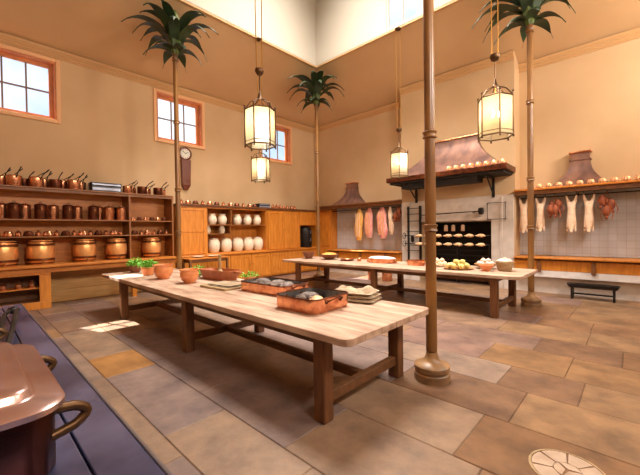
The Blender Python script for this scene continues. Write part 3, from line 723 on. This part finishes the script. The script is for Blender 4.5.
# boards
bz = TZ
for i, (w, l, dx, rz, h, lab) in enumerate(((.66,.46,0,.05,.03,'weathered wooden board lying flat left of the copper roasting pans'),)):
    t = tag(MB().prism(rrect(w/2,l/2,.03),0,h).build('wooden_board','board',bevel=.006),lab,'board'); t.location = (-4.52+dx,2.70,bz); t.rotation_euler = (0,0,rz); bz += h
def cloth_stack(loc, rz, L, W, layers, label, seed, h=.028):
    t = thing('folded_cloth',label,'cloth',loc,rz); rnd = random.Random(seed); N = 14
    for k in range(layers):
        b = MB(); s = 1-.05*k; lx, ly = L*s*rnd.uniform(.93,1), W*s*rnd.uniform(.93,1); z0 = h*k*.93; vs = []; fs = []
        for j in range(N+1):
            for i in range(N+1):
                u, v = i/N*2-1, j/N*2-1
                e = (1-abs(u)**6)*(1-abs(v)**6)
                wob = .6*h*noise.noise(Vector((u*2.2+seed, v*2.6, k*1.7)))
                vs.append((u*lx/2+.012*noise.noise(Vector((v*2,k,seed))), v*ly/2+.012*noise.noise(Vector((u*2,k+5,seed))), z0+h*.5+h*.5*e**.5+wob*(k+.6)*e))
        for j in range(N+1):
            for i in range(N+1):
                u, v = i/N*2-1, j/N*2-1
                vs.append((vs[j*(N+1)+i][0], vs[j*(N+1)+i][1], z0+h*.5-h*.5*((1-abs(u)**6)*(1-abs(v)**6))**.5))
        K = (N+1)**2
        for j in range(N):
            for i in range(N):
                a = j*(N+1)+i; fs.append((a,a+1,a+N+2,a+N+1)); fs.append((K+a,K+a+N+1,K+a+N+2,K+a+1))
        per = [i for i in range(N+1)]+[(j)*(N+1)+N for j in range(1,N+1)]+[N*(N+1)+i for i in range(N-1,-1,-1)]+[j*(N+1) for j in range(N-1,0,-1)]
        for q in range(len(per)):
            a, c = per[q], per[(q+1)%len(per)]; fs.append((a,K+a,K+c,c))
        b.add(vs,fs); b.build('fold','linen',t,ang=60)
    return t
cloth_stack((-4.5,2.72,TZ+.031),.1,.56,.36,2,'folded linen cloth on the weathered board left of the roasting pans',21,.016)
cloth_stack((-2.42,3.17,TZ),.25,.56,.36,3,'bundle of folded linen cloths right of the near copper roasting pan',33,.045)
def roasting_pan(loc, rz, L, W, H, label):
    t = thing('roasting_pan',label,'pan',loc,rz,'copper roasting pans on the front table')
    o = rrect(L/2,W/2,.09,6); rings = []
    for s, z in ((.955,0),(.975,.006),(1,.03),(1,H),(.985,H),(.98,.03),(.9,.012)):
        rings.append([(x*s,y*s,z) for x,y in o])
    b = MB(); b.loft(rings[:4],cap=False); b.f.append(tuple(reversed(range(len(o))))); b.build('body','copper',t)
    b = MB(); b.loft([[(x*1.0,y*1.0,H) for x,y in o]]+rings[4:],cap=False); n = len(o); b.f.append(tuple(3*n+k for k in range(n))); b.build('lining','tin',t)
    b = MB(); b.tube([(x,y,H) for x,y in o],.008,6,closed=True); b.build('rim','copper_old',t)
    for s in (-1,1):
        b = MB(); b.tube([(s*L/2,-.11,H*.72),(s*(L/2+.035),-.1,H*.85),(s*(L/2+.055),-.05,H*.98),(s*(L/2+.055),.05,H*.98),(s*(L/2+.035),.1,H*.85),(s*L/2,.11,H*.72)],.010,8)
        for y in (-.11,.11): b.ball((s*(L/2+.003),y,H*.72),(.012,.022,.022),8,6)
        b.build('handle','copper_old',t)
    return t
roasting_pan((-3.66,2.95,TZ),.06,.92,.52,.13,'copper roasting pan behind and left of the near one')
roasting_pan((-2.57,2.60,TZ),.02,.60,.60,.145,'copper roasting pan in front, nearest the table end')
def bird_mesh(b, c, s, rz, seed):
    mx = T(*c)@Rz(rz)
    b.ball((0,0,.05*s),(.11*s,.075*s,.055*s),14,10,mx=mx,jit=.12,seed=seed)
    for q in (-1,1):
        b.ball((-.07*s,q*.055*s,.045*s),(.055*s,.028*s,.03*s),10,7,mx=mx); b.tube([(-.1*s,q*.055*s,.045*s),(-.15*s,q*.04*s,.05*s)],[.014*s,.008*s],6,mx=mx)
        b.ball((.03*s,q*.075*s,.04*s),(.05*s,.018*s,.028*s),10,7,mx=mx)
    b.ball((.1*s,0,.04*s),(.03*s,.022*s,.022*s),8,6,mx=mx)
for i, (x, y, rz, s, lab) in enumerate(((-3.92,2.95,.3,1.2,'grey bird at the left of the rear copper roasting pan'),(-3.62,2.98,1.3,1.2,'grey bird in the middle of the rear copper roasting pan'),(-3.36,2.94,2.2,1.2,'grey bird at the right of the rear copper roasting pan'),(-2.70,2.68,.8,1.0,'grey bird at the left of the near copper roasting pan'),(-2.48,2.58,2.4,.95,'grey bird at the right of the near copper roasting pan'))):
    b = MB(); bird_mesh(b,(0,0,0),s,0,i); o = tag(b.build('game_bird','grey_meat' if i != 4 else 'roast'),lab if i != 4 else 'pale plucked bird at the right of the near copper roasting pan','game bird','birds in the roasting pans'); o.location = (x,y,TZ+.032); o.rotation_euler = (0,0,rz)

# ------------------------------------------------------------------ back table objects
def single(name, prof, m, loc, label, cat, seg=28, group=None):
    o = tag(MB().lathe(prof,seg).build(name,m),label,cat,group); o.location = loc; return o
single('mixing_bowl',bowl(.19,.2,.5),'terra_dark',(-7.2,7.15,TZ),'brown earthenware bowl at the left end of the back table','bowl')
single('mixing_bowl',bowl(.26,.15,.45),'terra_dark',(-6.5,7.3,TZ),'wide brown bowl of dough, second from the left on the back table','bowl')
o = tag(MB().ball((0,0,0),(.215,.215,.07),20,10,jit=.08).build('dough','fat'),'yellow dough heaped in the wide brown bowl on the back table','dough'); o.location = (-6.5,7.3,TZ+.135)
single('copper_dish',[(0,0),(.14,0),(.2,.05),(.21,.05),(.15,.012),(0,.012)],'copper',(-5.8,7.25,TZ),'shallow copper dish left of the long copper pan','dish')
single('copper_cup',[(0,0),(.05,0),(.07,.08),(.075,.085),(.06,.075),(.04,.015),(0,.015)],'copper',(-5.42,7.3,TZ),'small copper cup beside the long copper pan','cup')
def oval_pan(loc, L, W, H, label):
    t = thing('oval_pan',label,'pan',loc); b = MB()
    o = [(L/2*cos(2*PI*k/36), W/2*sin(2*PI*k/36)) for k in range(36)]
    b.loft([[(x*s,y*s,z) for x,y in o] for s, z in ((.92,0),(1,.03),(1,H),(.97,H),(.96,.03),(.9,.015))]); b.build('body','copper',t)
    for s in (-1,1): MB().tube([(s*L/2*.98,-.05,H*.7),(s*(L/2+.05),-.04,H*.85),(s*(L/2+.05),.04,H*.85),(s*L/2*.98,.05,H*.7)],.009,6).build('handle','brass',t)
    return t
oval_pan((-4.72,7.3,TZ),.86,.44,.115,'long oval copper pan filled with white dough on the back table')
o = tag(MB().ball((0,0,0),(.39,.19,.06),24,10,jit=.05).build('dough','flour'),'white dough filling the long oval copper pan','dough'); o.location = (-4.72,7.3,TZ+.105)
oval_pan((-3.72,7.2,TZ),.42,.36,.12,'copper pan behind the near palm column on the back table')
def heap(cx, cy, n, rad, r, name, m, labf, group, base, seed, pear=False, cat='food', layers=True):
    rnd = random.Random(seed); k = 0
    for lay, cnt, rr, z in ((0,n-3 if layers else n,rad,r),(1,3 if layers else 0,r*1.25,r*2.2)):
        for i in range(cnt):
            a = 2*PI*i/max(1,cnt)+lay*.5
            x, y = cx+rr*cos(a), cy+rr*sin(a)
            b = MB()
            if pear: b.lathe([(0,-r),(r*.6,-r*.9),(r,-r*.2),(r*.85,r*.4),(r*.45,r*1.0),(r*.3,r*1.35),(0,r*1.45)],14,mx=Ry(1.2))
            else: b.ball((0,0,0),(r,r,r*.82),12,8,jit=.1,seed=k); b.lathe([(.3*r,r*.6),(.12*r,r*1.0),(0,r*1.15)],8)
            o = tag(b.build(name,m),labf,cat,group); o.location = (x,y,base+z*.98); o.rotation_euler = (0,0,rnd.uniform(0,6)); k += 1
single('serving_plate',[(0,0),(.16,0),(.24,.02),(.245,.025),(.15,.01),(0,.01)],'white',(-3.22,7.3,TZ),'white plate of pale buns just right of the near palm column','plate')
heap(-3.22,7.3,10,.13,.055,'bun','pastry','pale round bun on the white plate right of the near palm column','buns on the white plate',TZ+.012,5,cat='bun')
single('serving_plate',[(0,0),(.2,0),(.29,.02),(.295,.028),(.19,.01),(0,.01)],'basket',(-2.68,7.02,TZ),'wide dish of yellow pears in front of the fireplace','dish')
heap(-2.68,7.02,10,.17,.06,'pear','pear','yellow pear on the wide dish in front of the fireplace','pears on the wide dish',TZ+.014,6,True,cat='pear')
single('serving_bowl',bowl(.2,.1,.55),'basket',(-2.28,7.42,TZ),'wicker bowl of garlic near the right end of the back table','bowl')
heap(-2.28,7.42,10,.12,.05,'garlic_bulb','garlic','pink-white garlic bulb in the wicker bowl on the back table','garlic in the wicker bowl',TZ+.06,8,cat='garlic')
single('terracotta_bowl',bowl(.125,.12,.5),'terra',(-2.13,6.98,TZ),'terracotta bowl in front of the garlic on the back table','bowl')
single('stone_crock',[(0,0),(.11,0),(.12,.01),(.15,.13),(.155,.16),(.162,.165),(.162,.185),(.145,.185),(.135,.13),(.1,.02),(0,.02)],'board',(-1.86,7.2,TZ),'grey-green stone crock at the right end of the back table','crock')
single('crock_lid',[(0,0),(.138,0),(.14,.01),(.09,.045),(.03,.055),(.03,.075),(0,.08)],'garlic',(-1.86,7.2,TZ+.187),'pale domed lid on the stone crock','lid')

# ------------------------------------------------------------------ chimney breast
b = MB(); y0, y1 = BY-.05, BY
b.box(BX0+.02,y0,0,FX0,y1,2.5); b.box(FX1,y0,0,BX1-.02,y1,2.5); b.box(FX0,y0,FZ,FX1,y1,2.5)
struct(b.build('trim_6','stone_white',bevel=.006))
b = MB(); b.box(BX0+.28,y0-.03,0,BX0+.34,y0,2.45); b.box(BX1-.34,y0-.03,0,BX1-.28,y0,2.45); b.box(FX0-.02,y0-.03,FZ+.02,FX1+.02,y0,FZ+.09); b.box(FX0+.55,y0-.02,2.1,FX1-.7,y0,2.32)
struct(b.build('trim_7','stone_white',bevel=.008))
# canopy
t = thing('chimney_canopy','great copper canopy over the fireplace with a dark underside','canopy',(-3.9,BY,0))
def flare(hx0, d0, hx1, d1, z0, z1, p=2.2, n=9, off=0.):
    rings = []
    for i in range(n):
        s = i/(n-1); k = (1-s)**p
        hx = hx1+(hx0-hx1)*k; d = d1+(d0-d1)*k; z = z0+(z1-z0)*s
        rings.append([(off*s-hx,0,z),(off*s-hx,-d,z),(off*s+hx,-d,z),(off*s+hx,0,z)])
    return rings
MB().loft(flare(1.54,.82,.66,.16,3.2,4.2,1.9,off=.06)).build('hood','copper_hood',t,ang=25)
b = MB(); b.box(-1.74,-.88,3.06,1.62,0,3.2); b.build('eave','copper_old',t,bevel=.012)
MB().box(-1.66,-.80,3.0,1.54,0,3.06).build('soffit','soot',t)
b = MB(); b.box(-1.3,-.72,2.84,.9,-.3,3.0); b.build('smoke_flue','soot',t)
MB().tube([(-.62,-.17,4.205),(.74,-.17,4.205)],.025,8).build('ridge_roll','copper',t)
for x in (-1.14,1.1):
    b = MB(); b.box(x-.03,-.78,2.94,x+.03,-.052,3.0); b.box(x-.03,-.11,2.45,x+.03,-.052,2.94); b.tube([(x,-.09,2.55),(x,-.25,2.66),(x,-.45,2.82),(x,-.62,2.95)],.022,6); b.build('bracket','iron',t)
mp = Row(p_mould(10,'copper_pale'))
for i in range(8):
    x = -3.70+.19*i
    mp.put((x,BY-.80,3.2),0,'fluted copper mould on the canopy edge, %s from the left'%ORD[i],'moulds along the canopy edge',.95)
# spit rods & racks
def rods(name, label, cat, Y):
    return thing(name,label,cat,(-3.9,Y,0))
yy = BY-.22
for k, (z, lab) in enumerate(((1.42,'upper iron roasting spit with a row of birds'),(1.17,'lower iron roasting spit with a row of birds'))):
    t = thing('roasting_spit',lab,'spit',(-3.9,yy,z),0,'roasting spits')
    MB().tube([(-1.5,0,0),(1.05,0,0)],.014,8).build('rod','iron',t)
    MB().tube(arc((-1.5,0,0),.09,0,2*PI,18,'yz')[:-1],.012,6,closed=True).build('wheel','iron',t)
    for i in range(7):
        b = MB(); bird_mesh(b,(0,0,-.045),.92,0,i+k*9); x = -.98+.3*i
        o = tag(b.build('roasting_bird','roast'),'pale roasting bird on the %s spit, %s from the left'%(('upper','lower')[k],ORD[i]),'bird','birds on the %s spit'%('upper','lower')[k]); o.location = (-3.9+x,yy,z)
for i in range(3):
    x = (-4.2,-3.98,-3.7)[i]; t = thing('jack_weight','pale hanging spit weight, %s from the left at the top of the hearth'%ORD[i],'weight',(x,BY+.15,1.55),0,'weights hanging in the hearth')
    MB().lathe([(0,0),(.05,0),(.055,.03),(.05,.17),(.02,.19),(0,.2)],14).build('weight','pastry',t); MB().tube([(0,0,.19),(0,0,.28)],.006,6).build('hook','iron',t)
t = thing('fire_grate','black iron fire grate with bars inside the fireplace','grate',(-3.92,BY+.3,0))
b = MB()
for z in (.35,.5,.65,.8,.95): b.box(-.9,-.02,z,.9,.02,z+.035)
b.build('front_bars','iron',t)
for x in (-.9,0,.9): MB().box(x-.03,-.03,0,x+.03,.03,1.1).build('upright','iron',t)
MB().box(-.9,.02,.3,.9,.35,.35).build('bed','iron',t)
t = thing('spit_rack','black iron spit rack of rods left of the hearth','rack',(-5.1,BY-.052,0),0,'iron racks beside the hearth')
b = MB()
for z in (.95,1.12,1.55,1.88,2.10,2.28): b.tube([(-.24,-.1,z),(.22,-.1,z)],.011,6)
b.build('rods','iron',t)
for x in (-.2,.2): MB().box(x-.015,-.12,.3,x+.015,0,2.35).build('upright','iron',t)
MB().ball((-.05,-.1,1.32),(.06,.05,.12),10,8).build('pulley','iron',t)
t = thing('spit_rack','square black iron rod frame right of the hearth','rack',(-2.7,BY-.052,0),0,'iron racks beside the hearth')
b = MB(); b.tube([(-.24,-.08,1.86),(.2,-.08,1.86),(.2,-.08,2.3),(-.24,-.08,2.3)],.012,6,closed=True)
b.build('frame','iron',t); b = MB()
for x, z in ((-.24,1.86),(.2,1.86),(.2,2.3),(-.24,2.3)): b.tube([(x,-.08,z),(x,0,z)],.012,6)
b.build('stays','iron',t)
t = thing('spit_bar','long iron spit bar with an end weight above the fireplace','spit',(-3.9,BY-.2,2.07))
MB().tube([(-.95,0,-.02),(.82,0,.02)],.014,8).build('rod','iron',t); MB().lathe([(0,-.05),(.09,-.05),(.1,0),(.09,.05),(0,.05)],16,mx=T(.82,0,.02)@Ry(PI/2)).build('weight','iron',t)
for x in (-.8,.6): MB().tube([(x,.14,.0),(x,0,.0)],.01,6).build('hanger','iron',t)

# ------------------------------------------------------------------ recesses beside the chimney
def recess(x0, x1, side):
    xb = x0
    b = MB(); b.box(x0,YB-.02,.9,x1,YB,2.5); struct(b.build('trim_8' if side == 'left' else 'trim_9','tile',flat=True))
    t = thing('mantel_shelf','dark-edged wooden mantel shelf over the %s tiled recess'%side,'shelf',(x0 if side == 'right' else -9.46,YB,2.5)); x0 = x0 if side == 'right' else -9.46
    MB().box(0,-.62,.05,x1-x0,0,.10).build('board','wood_h' if side == 'right' else 'wood_dark',t,bevel=.01)
    MB().box(0,-.56,-.05,x1-x0,-.5,.05).build('front_rail','wood_dark',t)
    MB().box(0,-.5,-.02,x1-x0,0,.05).build('underside','black',t)  # near-black sheet paints the shade below the shelf
    b = MB(); q0 = .75 if side == 'left' else .05; b.tube([(q0,-.35,-.12),(x1-x0-.05,-.35,-.12)],.014,8)
    x = q0+.15
    while x < x1-x0-.1: b.tube([(x,-.35,-.12),(x,-.35,-.02)],.008,6); x += 1.1
    b.build('hanging_rail','iron',t)
    t = thing('stove_bench','stove bench with wooden front and white marble band in the %s recess'%side,'stove',(xb,YB,0)); x0 = xb
    W = x1-x0
    MB().box(0,-.72,.845,W,-.021,.885).build('worktop','wood_h',t,bevel=.006)
    MB().box(0,-.64,.57,W,-.05,.805).build('rail','wood',t); MB().box(0,-.60,.805,W,-.05,.845).build('front_rail','wood_dark',t)  # thin dark wood strip paints the shadow gap under the worktop
    x = .55
    while x < W: MB().box(x-.04,-.68,.53,x+.04,-.641,.80).build('bracket','wood_dark',t,bevel=.004); x += 1.05
    MB().box(0,-.635,.40,W,-.08,.569).build('marble_band','marble',t,bevel=.008)
    MB().box(0,-.50,0,W,-.08,.40).build('base','stone_white',t)
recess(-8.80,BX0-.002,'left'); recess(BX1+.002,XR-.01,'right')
def side_hood(x, w, label, zt):
    t = thing('copper_hood',label,'hood',(x,YB,2.60))
    MB().loft(flare(w/2,.60,w*.17,.2,0,.62,2.0)).build('hood','copper_hood',t,ang=25)
    MB().box(-w*.19,-.22,.62,w*.19,0,.66).build('collar','copper_hood',t,bevel=.008)
    MB().box(-w*.16,-.19,.66,w*.16,0,.80).build('flue','copper_hood',t)
    MB().box(-w*.2,-.23,.80,w*.2,0,.84).build('cap','copper',t,bevel=.01)
side_hood(-7.95,1.3,'copper smoke hood above the left recess',0)
side_hood(-.98,1.1,'copper smoke hood above the right recess',0)
i = 0; x = -1.95
while x < .35:
    mp.put((x,9.85,2.60),0,'fluted copper mould on the right mantel shelf, %s from the left'%ORD[i],'moulds along the right mantel shelf',.85); i += 1; x += .2

# hanging meat : skin-modifier carcasses
def skin(name, pts, edges, rad, m, parent=None, sub=1):
    me = bpy.data.meshes.new(name); me.from_pydata(pts, edges, []); o = bpy.data.objects.new(name, me); C.objects.link(o)
    if parent is not None: o.parent = parent
    md = o.modifiers.new('skin','SKIN'); md.use_smooth_shade = True
    for v, r in zip(me.skin_vertices[0].data, rad): v.radius = r if isinstance(r, tuple) else (r, r)
    me.skin_vertices[0].data[0].use_root = True
    sb = o.modifiers.new('sub','SUBSURF'); sb.levels = sub; sb.render_levels = sub
    me.materials.append(M[m]); return o
def hook(t, x, z):
    MB().tube([(x,0,z-.03),(x,.02,z),(x,.0,z+.04),(x,-.015,z+.055),(x,-.02,z+.03)],.007,6).build('hook','iron',t)
HY = YB-.35
def carcass(x, zt, L, label, m='pale_meat'):
    t = thing('hanging_carcass',label,'carcass',(x,HY-.02,zt),0,'hanging pale carcasses in the right recess')
    pts = [(0,0,-L*.45),(0,-.01,-L*.30),(.07,0,-L*.18),(.10,0,-L*.02),(-.07,0,-L*.18),(-.10,0,-L*.02),(0,0,-L*.66),(0,-.02,-L*.8),(.07,-.02,-L*.86),(.08,-.04,-L*.97),(-.07,-.02,-L*.86),(-.08,-.04,-L*.97),(0,-.05,-L*.9),(0,-.1,-L*1.0)]
    e = [(0,1),(1,2),(2,3),(1,4),(4,5),(0,6),(6,7),(7,8),(8,9),(7,10),(10,11),(7,12),(12,13)]
    skin('body',pts,e,[(.085,.075),(.075,.065),.045,.018,.045,.018,(.10,.085),(.085,.07),.03,.014,.03,.014,.045,.03],m,t)
    for s in (-1,1): hook(t,s*.10,0)
carcass(-2.13,2.42,.95,'pale carcass hanging left of the rear right palm column'); carcass(-1.76,2.40,.90,'pale carcass hanging just right of the rear right palm column')
carcass(-1.13,2.40,.92,'pale carcass hanging between the two bunches of red game'); carcass(-.80,2.40,.92,'pale carcass hanging just left of the rightmost red game')
def gamebirds(x, zt, n, L, label, seed):
    t = thing('hanging_game',label,'game birds',(x,HY-.03,zt),0,'hanging brown game')
    rnd = random.Random(seed)
    for k in range(n):
        b = MB(); a = 2*PI*k/n; dx, dy, dz = .08*cos(a), -.05+.05*sin(a), -rnd.uniform(.16,L-.2)
        b.ball((dx,dy,dz),(.07,.06,.13),12,9,jit=.25,seed=k+seed); b.ball((dx*1.3,dy-.02,dz-.15),(.03,.03,.04),8,6); b.tube([(dx,dy,dz-.06),(dx*1.3,dy-.02,dz-.14)],.02,6)
        for s in (-1,1): b.loft([[(dx+s*.04,dy-.03,dz+.06),(dx+s*.06,dy+.03,dz+.06),(dx+s*.06,dy+.0,dz+.07)],[(dx+s*.10,dy-.05,dz-.08),(dx+s*.12,dy+.02,dz-.1),(dx+s*.11,dy,dz-.06)],[(dx+s*.08,dy-.03,dz-.2),(dx+s*.09,dy,dz-.2),(dx+s*.085,dy,dz-.19)]])
        b.tube([(0,0,-.02),(dx*.5,dy*.5,dz*.4),(dx,dy,dz+.09)],.005,4); b.build('bird','game',t)
    hook(t,0,0)
gamebirds(-1.46,2.42,5,.72,'bunch of red-brown game hanging between pale carcasses in the right recess',3)
gamebirds(-.48,2.42,4,.70,'rightmost bunch of red-brown game hanging in the right recess',9)
gamebirds(-5.83,2.42,3,.62,'bunch of red-brown game hanging at the right end of the left recess',14)
def side_meat(x, zt, L, w, m, label, seed):
    t = thing('hanging_meat',label,'meat',(x,HY-.03,zt),0,'hanging meat in the left recess'); rings = []
    for i in range(11):
        s = i/10; k = (.35+.65*min(1,s*4))*(1-.45*max(0,(s-.8)/.2)); c = .03*sin(s*5+seed)
        rings.append([(c+w*k*cos(a)*(1+.12*noise.noise(Vector((cos(a)*1.5,s*4,seed)))), .45*w*k*sin(a)-.02, -.02-L*s) for a in [2*PI*q/14 for q in range(14)]])
    MB().loft(rings).build('joint',m,t,ang=70)
    b = MB()
    for q in range(3): b.tube([(-.5*w+q*.5*w,-.45*w-.022,-.15*L),(-.45*w+q*.45*w,-.5*w-.022,-.5*L),(-.4*w+q*.4*w,-.45*w-.022,-.9*L)],.012,5)
    b.build('fat_streaks','fat' if m == 'meat' else 'pale_meat',t); hook(t,0,0)
side_meat(-7.42,2.42,1.15,.17,'fat','yellow side of bacon, leftmost of the hanging meat in the left recess',1)
side_meat(-6.98,2.42,1.05,.17,'meat','pink side of meat next to the yellow bacon',2)
side_meat(-6.42,2.42,1.08,.20,'meat','wide pink side of meat in the middle of the left recess',3)
side_meat(-6.08,2.42,.95,.09,'pale_meat','narrow pale joint hanging left of the brown game',4)
# iron grill pan on legs before the right bench
t = thing('iron_brazier','black iron brazier pan on legs before the right stove bench','brazier',(-.70,9.5,0))
MB().loft([[(x*s,y*s,z) for x,y in rrect(.46,.14,.05)] for s, z in ((.9,.26),(1,.34),(.95,.34),(.86,.28))]).build('pan','iron',t)
for x in (-.36,.36):
    for y in (-.1,.1): MB().box(x-.02,y-.02,0,x+.02,y+.02,.265).build('leg','iron',t)
MB().box(-.36,-.02,.1,.36,.02,.13).build('stretcher','iron',t)
# copper pans beneath the back table
for i, (x, y) in enumerate(((-6.3,9.3),(-5.75,9.3))):
    o = st.put((x,y-.1,0),0,('copper stockpot on the floor seen under the back table, left one','copper stockpot on the floor seen under the back table, right one')[i],'stockpots on the floor',1.2)

# ------------------------------------------------------------------ round stone in the floor
t = thing('drain_cover','round pale cracked stone cover set into the floor','drain cover',(-.33,2.70,0))
b = MB(); b.lathe([(.22,-.01),(.22,.004),(.205,.006),(.205,-.01)],32); b.build('rim','board',t)
rnd = random.Random(4); b = MB(); pts = []
cuts = [0,.9,1.7,2.6,3.5,4.4,5.3,2*PI]
for k in range(7):
    a0, a1 = cuts[k]+.04, cuts[k+1]-.04
    b.prism([(.085*cos(a0),.085*sin(a0))]+[(.2*cos(a0+(a1-a0)*q/5),.2*sin(a0+(a1-a0)*q/5)) for q in range(6)]+[(.085*cos(a1),.085*sin(a1))],-.008,.004+rnd.uniform(0,.002))
for k in range(3):
    a0 = 2*PI*k/3+.3; b.prism([(.012*cos(a0+.9),.012*sin(a0+.9))]+[(.076*cos(a0+.06+(1.97)*q/5),.076*sin(a0+.06+1.97*q/5)) for q in range(6)],-.008,.005)
b.build('stones','screw',t)

# ------------------------------------------------------------------ foreground range
HX0, HX1, HY0, HY1, HZ = -4.6, .5, -.75, .405, .90
t = thing('cooking_range','dark steel-topped cooking range in the near left corner','range',(HX0,HY0,0))
L, W = HX1-HX0, HY1-HY0; sy = .25-HY0
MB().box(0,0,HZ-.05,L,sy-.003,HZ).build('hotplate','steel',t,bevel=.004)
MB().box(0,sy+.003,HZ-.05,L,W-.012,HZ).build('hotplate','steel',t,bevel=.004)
MB().box(0,W-.012,HZ-.06,L,W,HZ+.004).build('edge_strip','steel_edge',t,bevel=.003)
MB().box(.03,.03,.08,L-.03,W-.05,HZ-.05).build('body','iron',t)
MB().box(.06,.06,0,L-.06,W-.1,.08).build('plinth','iron',t)
for k in range(4):
    d = MB().box(.2+k*1.25,W-.05,.2,1.2+k*1.25,W-.03,.7).build('oven_door','iron',t,bevel=.006); MB().tube([(.3+k*1.25,W-.03,.6),(.3+k*1.25,W+.01,.6),(.5+k*1.25,W+.01,.6),(.5+k*1.25,W-.03,.6)],.01,6).build('handle','brass',d)
def kettle(loc, L, W, H, label, rz=0.):
    t = thing('copper_stewpan',label,'stewpan',loc,rz); o = rrect(L/2,W/2,.09,8)
    MB().loft([[(x*s,y*s,z) for x,y in o] for s, z in ((.94,0),(.955,.008),(.955,H-.03),(.965,H-.028),(.965,H))]).build('body','copper_dark',t)
    rr = lambda d, z: [(x,y,z) for x,y in rrect(L/2-d,W/2-d,max(.02,.09-d*.6),8)]
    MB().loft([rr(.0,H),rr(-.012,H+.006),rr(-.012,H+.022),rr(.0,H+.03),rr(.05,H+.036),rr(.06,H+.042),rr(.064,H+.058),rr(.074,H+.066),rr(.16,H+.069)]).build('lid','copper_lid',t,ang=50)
    for x in (-.25,.33):
        pts = [(x,W/2-.03,H-.012)]+[(x-.01*sin(q*PI/8),W/2+.005+.062*sin(q*PI/8)**.8,H-.012-.08*(q/8)) for q in range(1,8)]+[(x,W/2-.03,H-.095)]
        MB().tube(pts,.015,10).build('handle','bronze',t)
    return t
kettle((-1.60,-.035,HZ+.002),.80,.46,.19,'large lidded copper stewpan on the range in the bottom left corner')
t = kettle((-3.1,-.12,HZ+.002),.7,.44,.16,'second lidded copper stewpan further along the range at the left edge')
t = thing('iron_tongs','black iron tongs resting across the range by the second stewpan','tongs',(-3.15,.17,HZ))
for s in (-1,1): MB().tube([(-.5,.1+s*.02,.10),(-.2,.06+s*.03,.12),(.1,.02+s*.03,.08),(.35,-.02+s*.02,.014)],.014,8).build('arm','iron',t)
MB().ball((-.5,.1,.1),(.04,.04,.03),10,8).build('pivot','iron',t)

# ------------------------------------------------------------------ light
def area(name, loc, rot, sx, sy, e, col):
    L = bpy.data.lights.new(name,'AREA'); L.shape = 'RECTANGLE'; L.size = sx; L.size_y = sy; L.energy = e; L.color = col
    o = bpy.data.objects.new(name,L); C.objects.link(o); o.location = loc; o.rotation_euler = rot; return o
area('lantern_daylight',((OX0+OX1)/2,(OY0+OY1)/2,LZ-.05),(0,0,0),4.0,2.8,720,(1.,.95,.88)).data.spread = math.radians(105)
for y0, y1 in WIN: area('window_daylight',(XR+.14,(y0+y1)/2,(WZ0+WZ1)/2),(0,math.radians(78),0),1.3,1.3,210,(1.,.92,.8))  # added fill lamps set in the invented right-wall windows
Ls = bpy.data.lights.new('sun','SUN'); Ls.energy = 24; Ls.angle = math.radians(.6); Ls.color = (1.,.93,.82)
so_ = bpy.data.objects.new('sun',Ls); C.objects.link(so_)
so_.rotation_euler = Vector((3.55,1.15,-5.0)).to_track_quat('-Z','Y').to_euler()
Wd = bpy.data.worlds.new('sky'); S.world = Wd; Wd.use_nodes = True
nt = Wd.node_tree; bg = nt.nodes['Background']
tc = nt.nodes.new('ShaderNodeTexCoord'); n = nt.nodes.new('ShaderNodeTexNoise'); n.inputs['Scale'].default_value = 3.5; n.inputs['Detail'].default_value = 6
nt.links.new(tc.outputs['Generated'], n.inputs['Vector'])
r = nt.nodes.new('ShaderNodeValToRGB'); r.color_ramp.elements[0].position = .42; r.color_ramp.elements[0].color = (.55,.70,.92,1); r.color_ramp.elements[1].position = .6; r.color_ramp.elements[1].color = (.97,.97,1.,1)
nt.links.new(n.outputs['Fac'], r.inputs[0]); nt.links.new(r.outputs[0], bg.inputs['Color']); bg.inputs['Strength'].default_value = 1.25

# ------------------------------------------------------------------ camera
cam = bpy.data.cameras.new('camera'); co = bpy.data.objects.new('camera',cam); C.objects.link(co); S.camera = co
f_px = 336.27; yaw = .7545; roll = .0139; pitch = -.0134; cy = 235.777
F = Vector((-sin(yaw),cos(yaw),0)); R = Vector((cos(yaw),sin(yaw),0)); U = Vector((0,0,1))
F2 = F*cos(pitch)+U*sin(pitch); U2 = U*cos(pitch)-F*sin(pitch)
R3 = R*cos(roll)-U2*sin(roll); U3 = R*sin(roll)+U2*cos(roll)
co.matrix_world = Matrix(((R3.x,U3.x,-F2.x,0),(R3.y,U3.y,-F2.y,0),(R3.z,U3.z,-F2.z,1.6),(0,0,0,1)))
cam.sensor_fit = 'HORIZONTAL'; cam.sensor_width = 36; cam.lens = 36*f_px/640; cam.shift_y = -(237.5-cy)/640; cam.clip_start = .02
vs = S.view_settings; vs.view_transform = 'Standard'; vs.look = 'None'; vs.exposure = .22; vs.gamma = 1; vs.use_curve_mapping = False
S.cycles.use_denoising = True; S.cycles.max_bounces = 8; S.cycles.diffuse_bounces = 5; S.cycles.transparent_max_bounces = 16; S.cycles.sample_clamp_indirect = 6
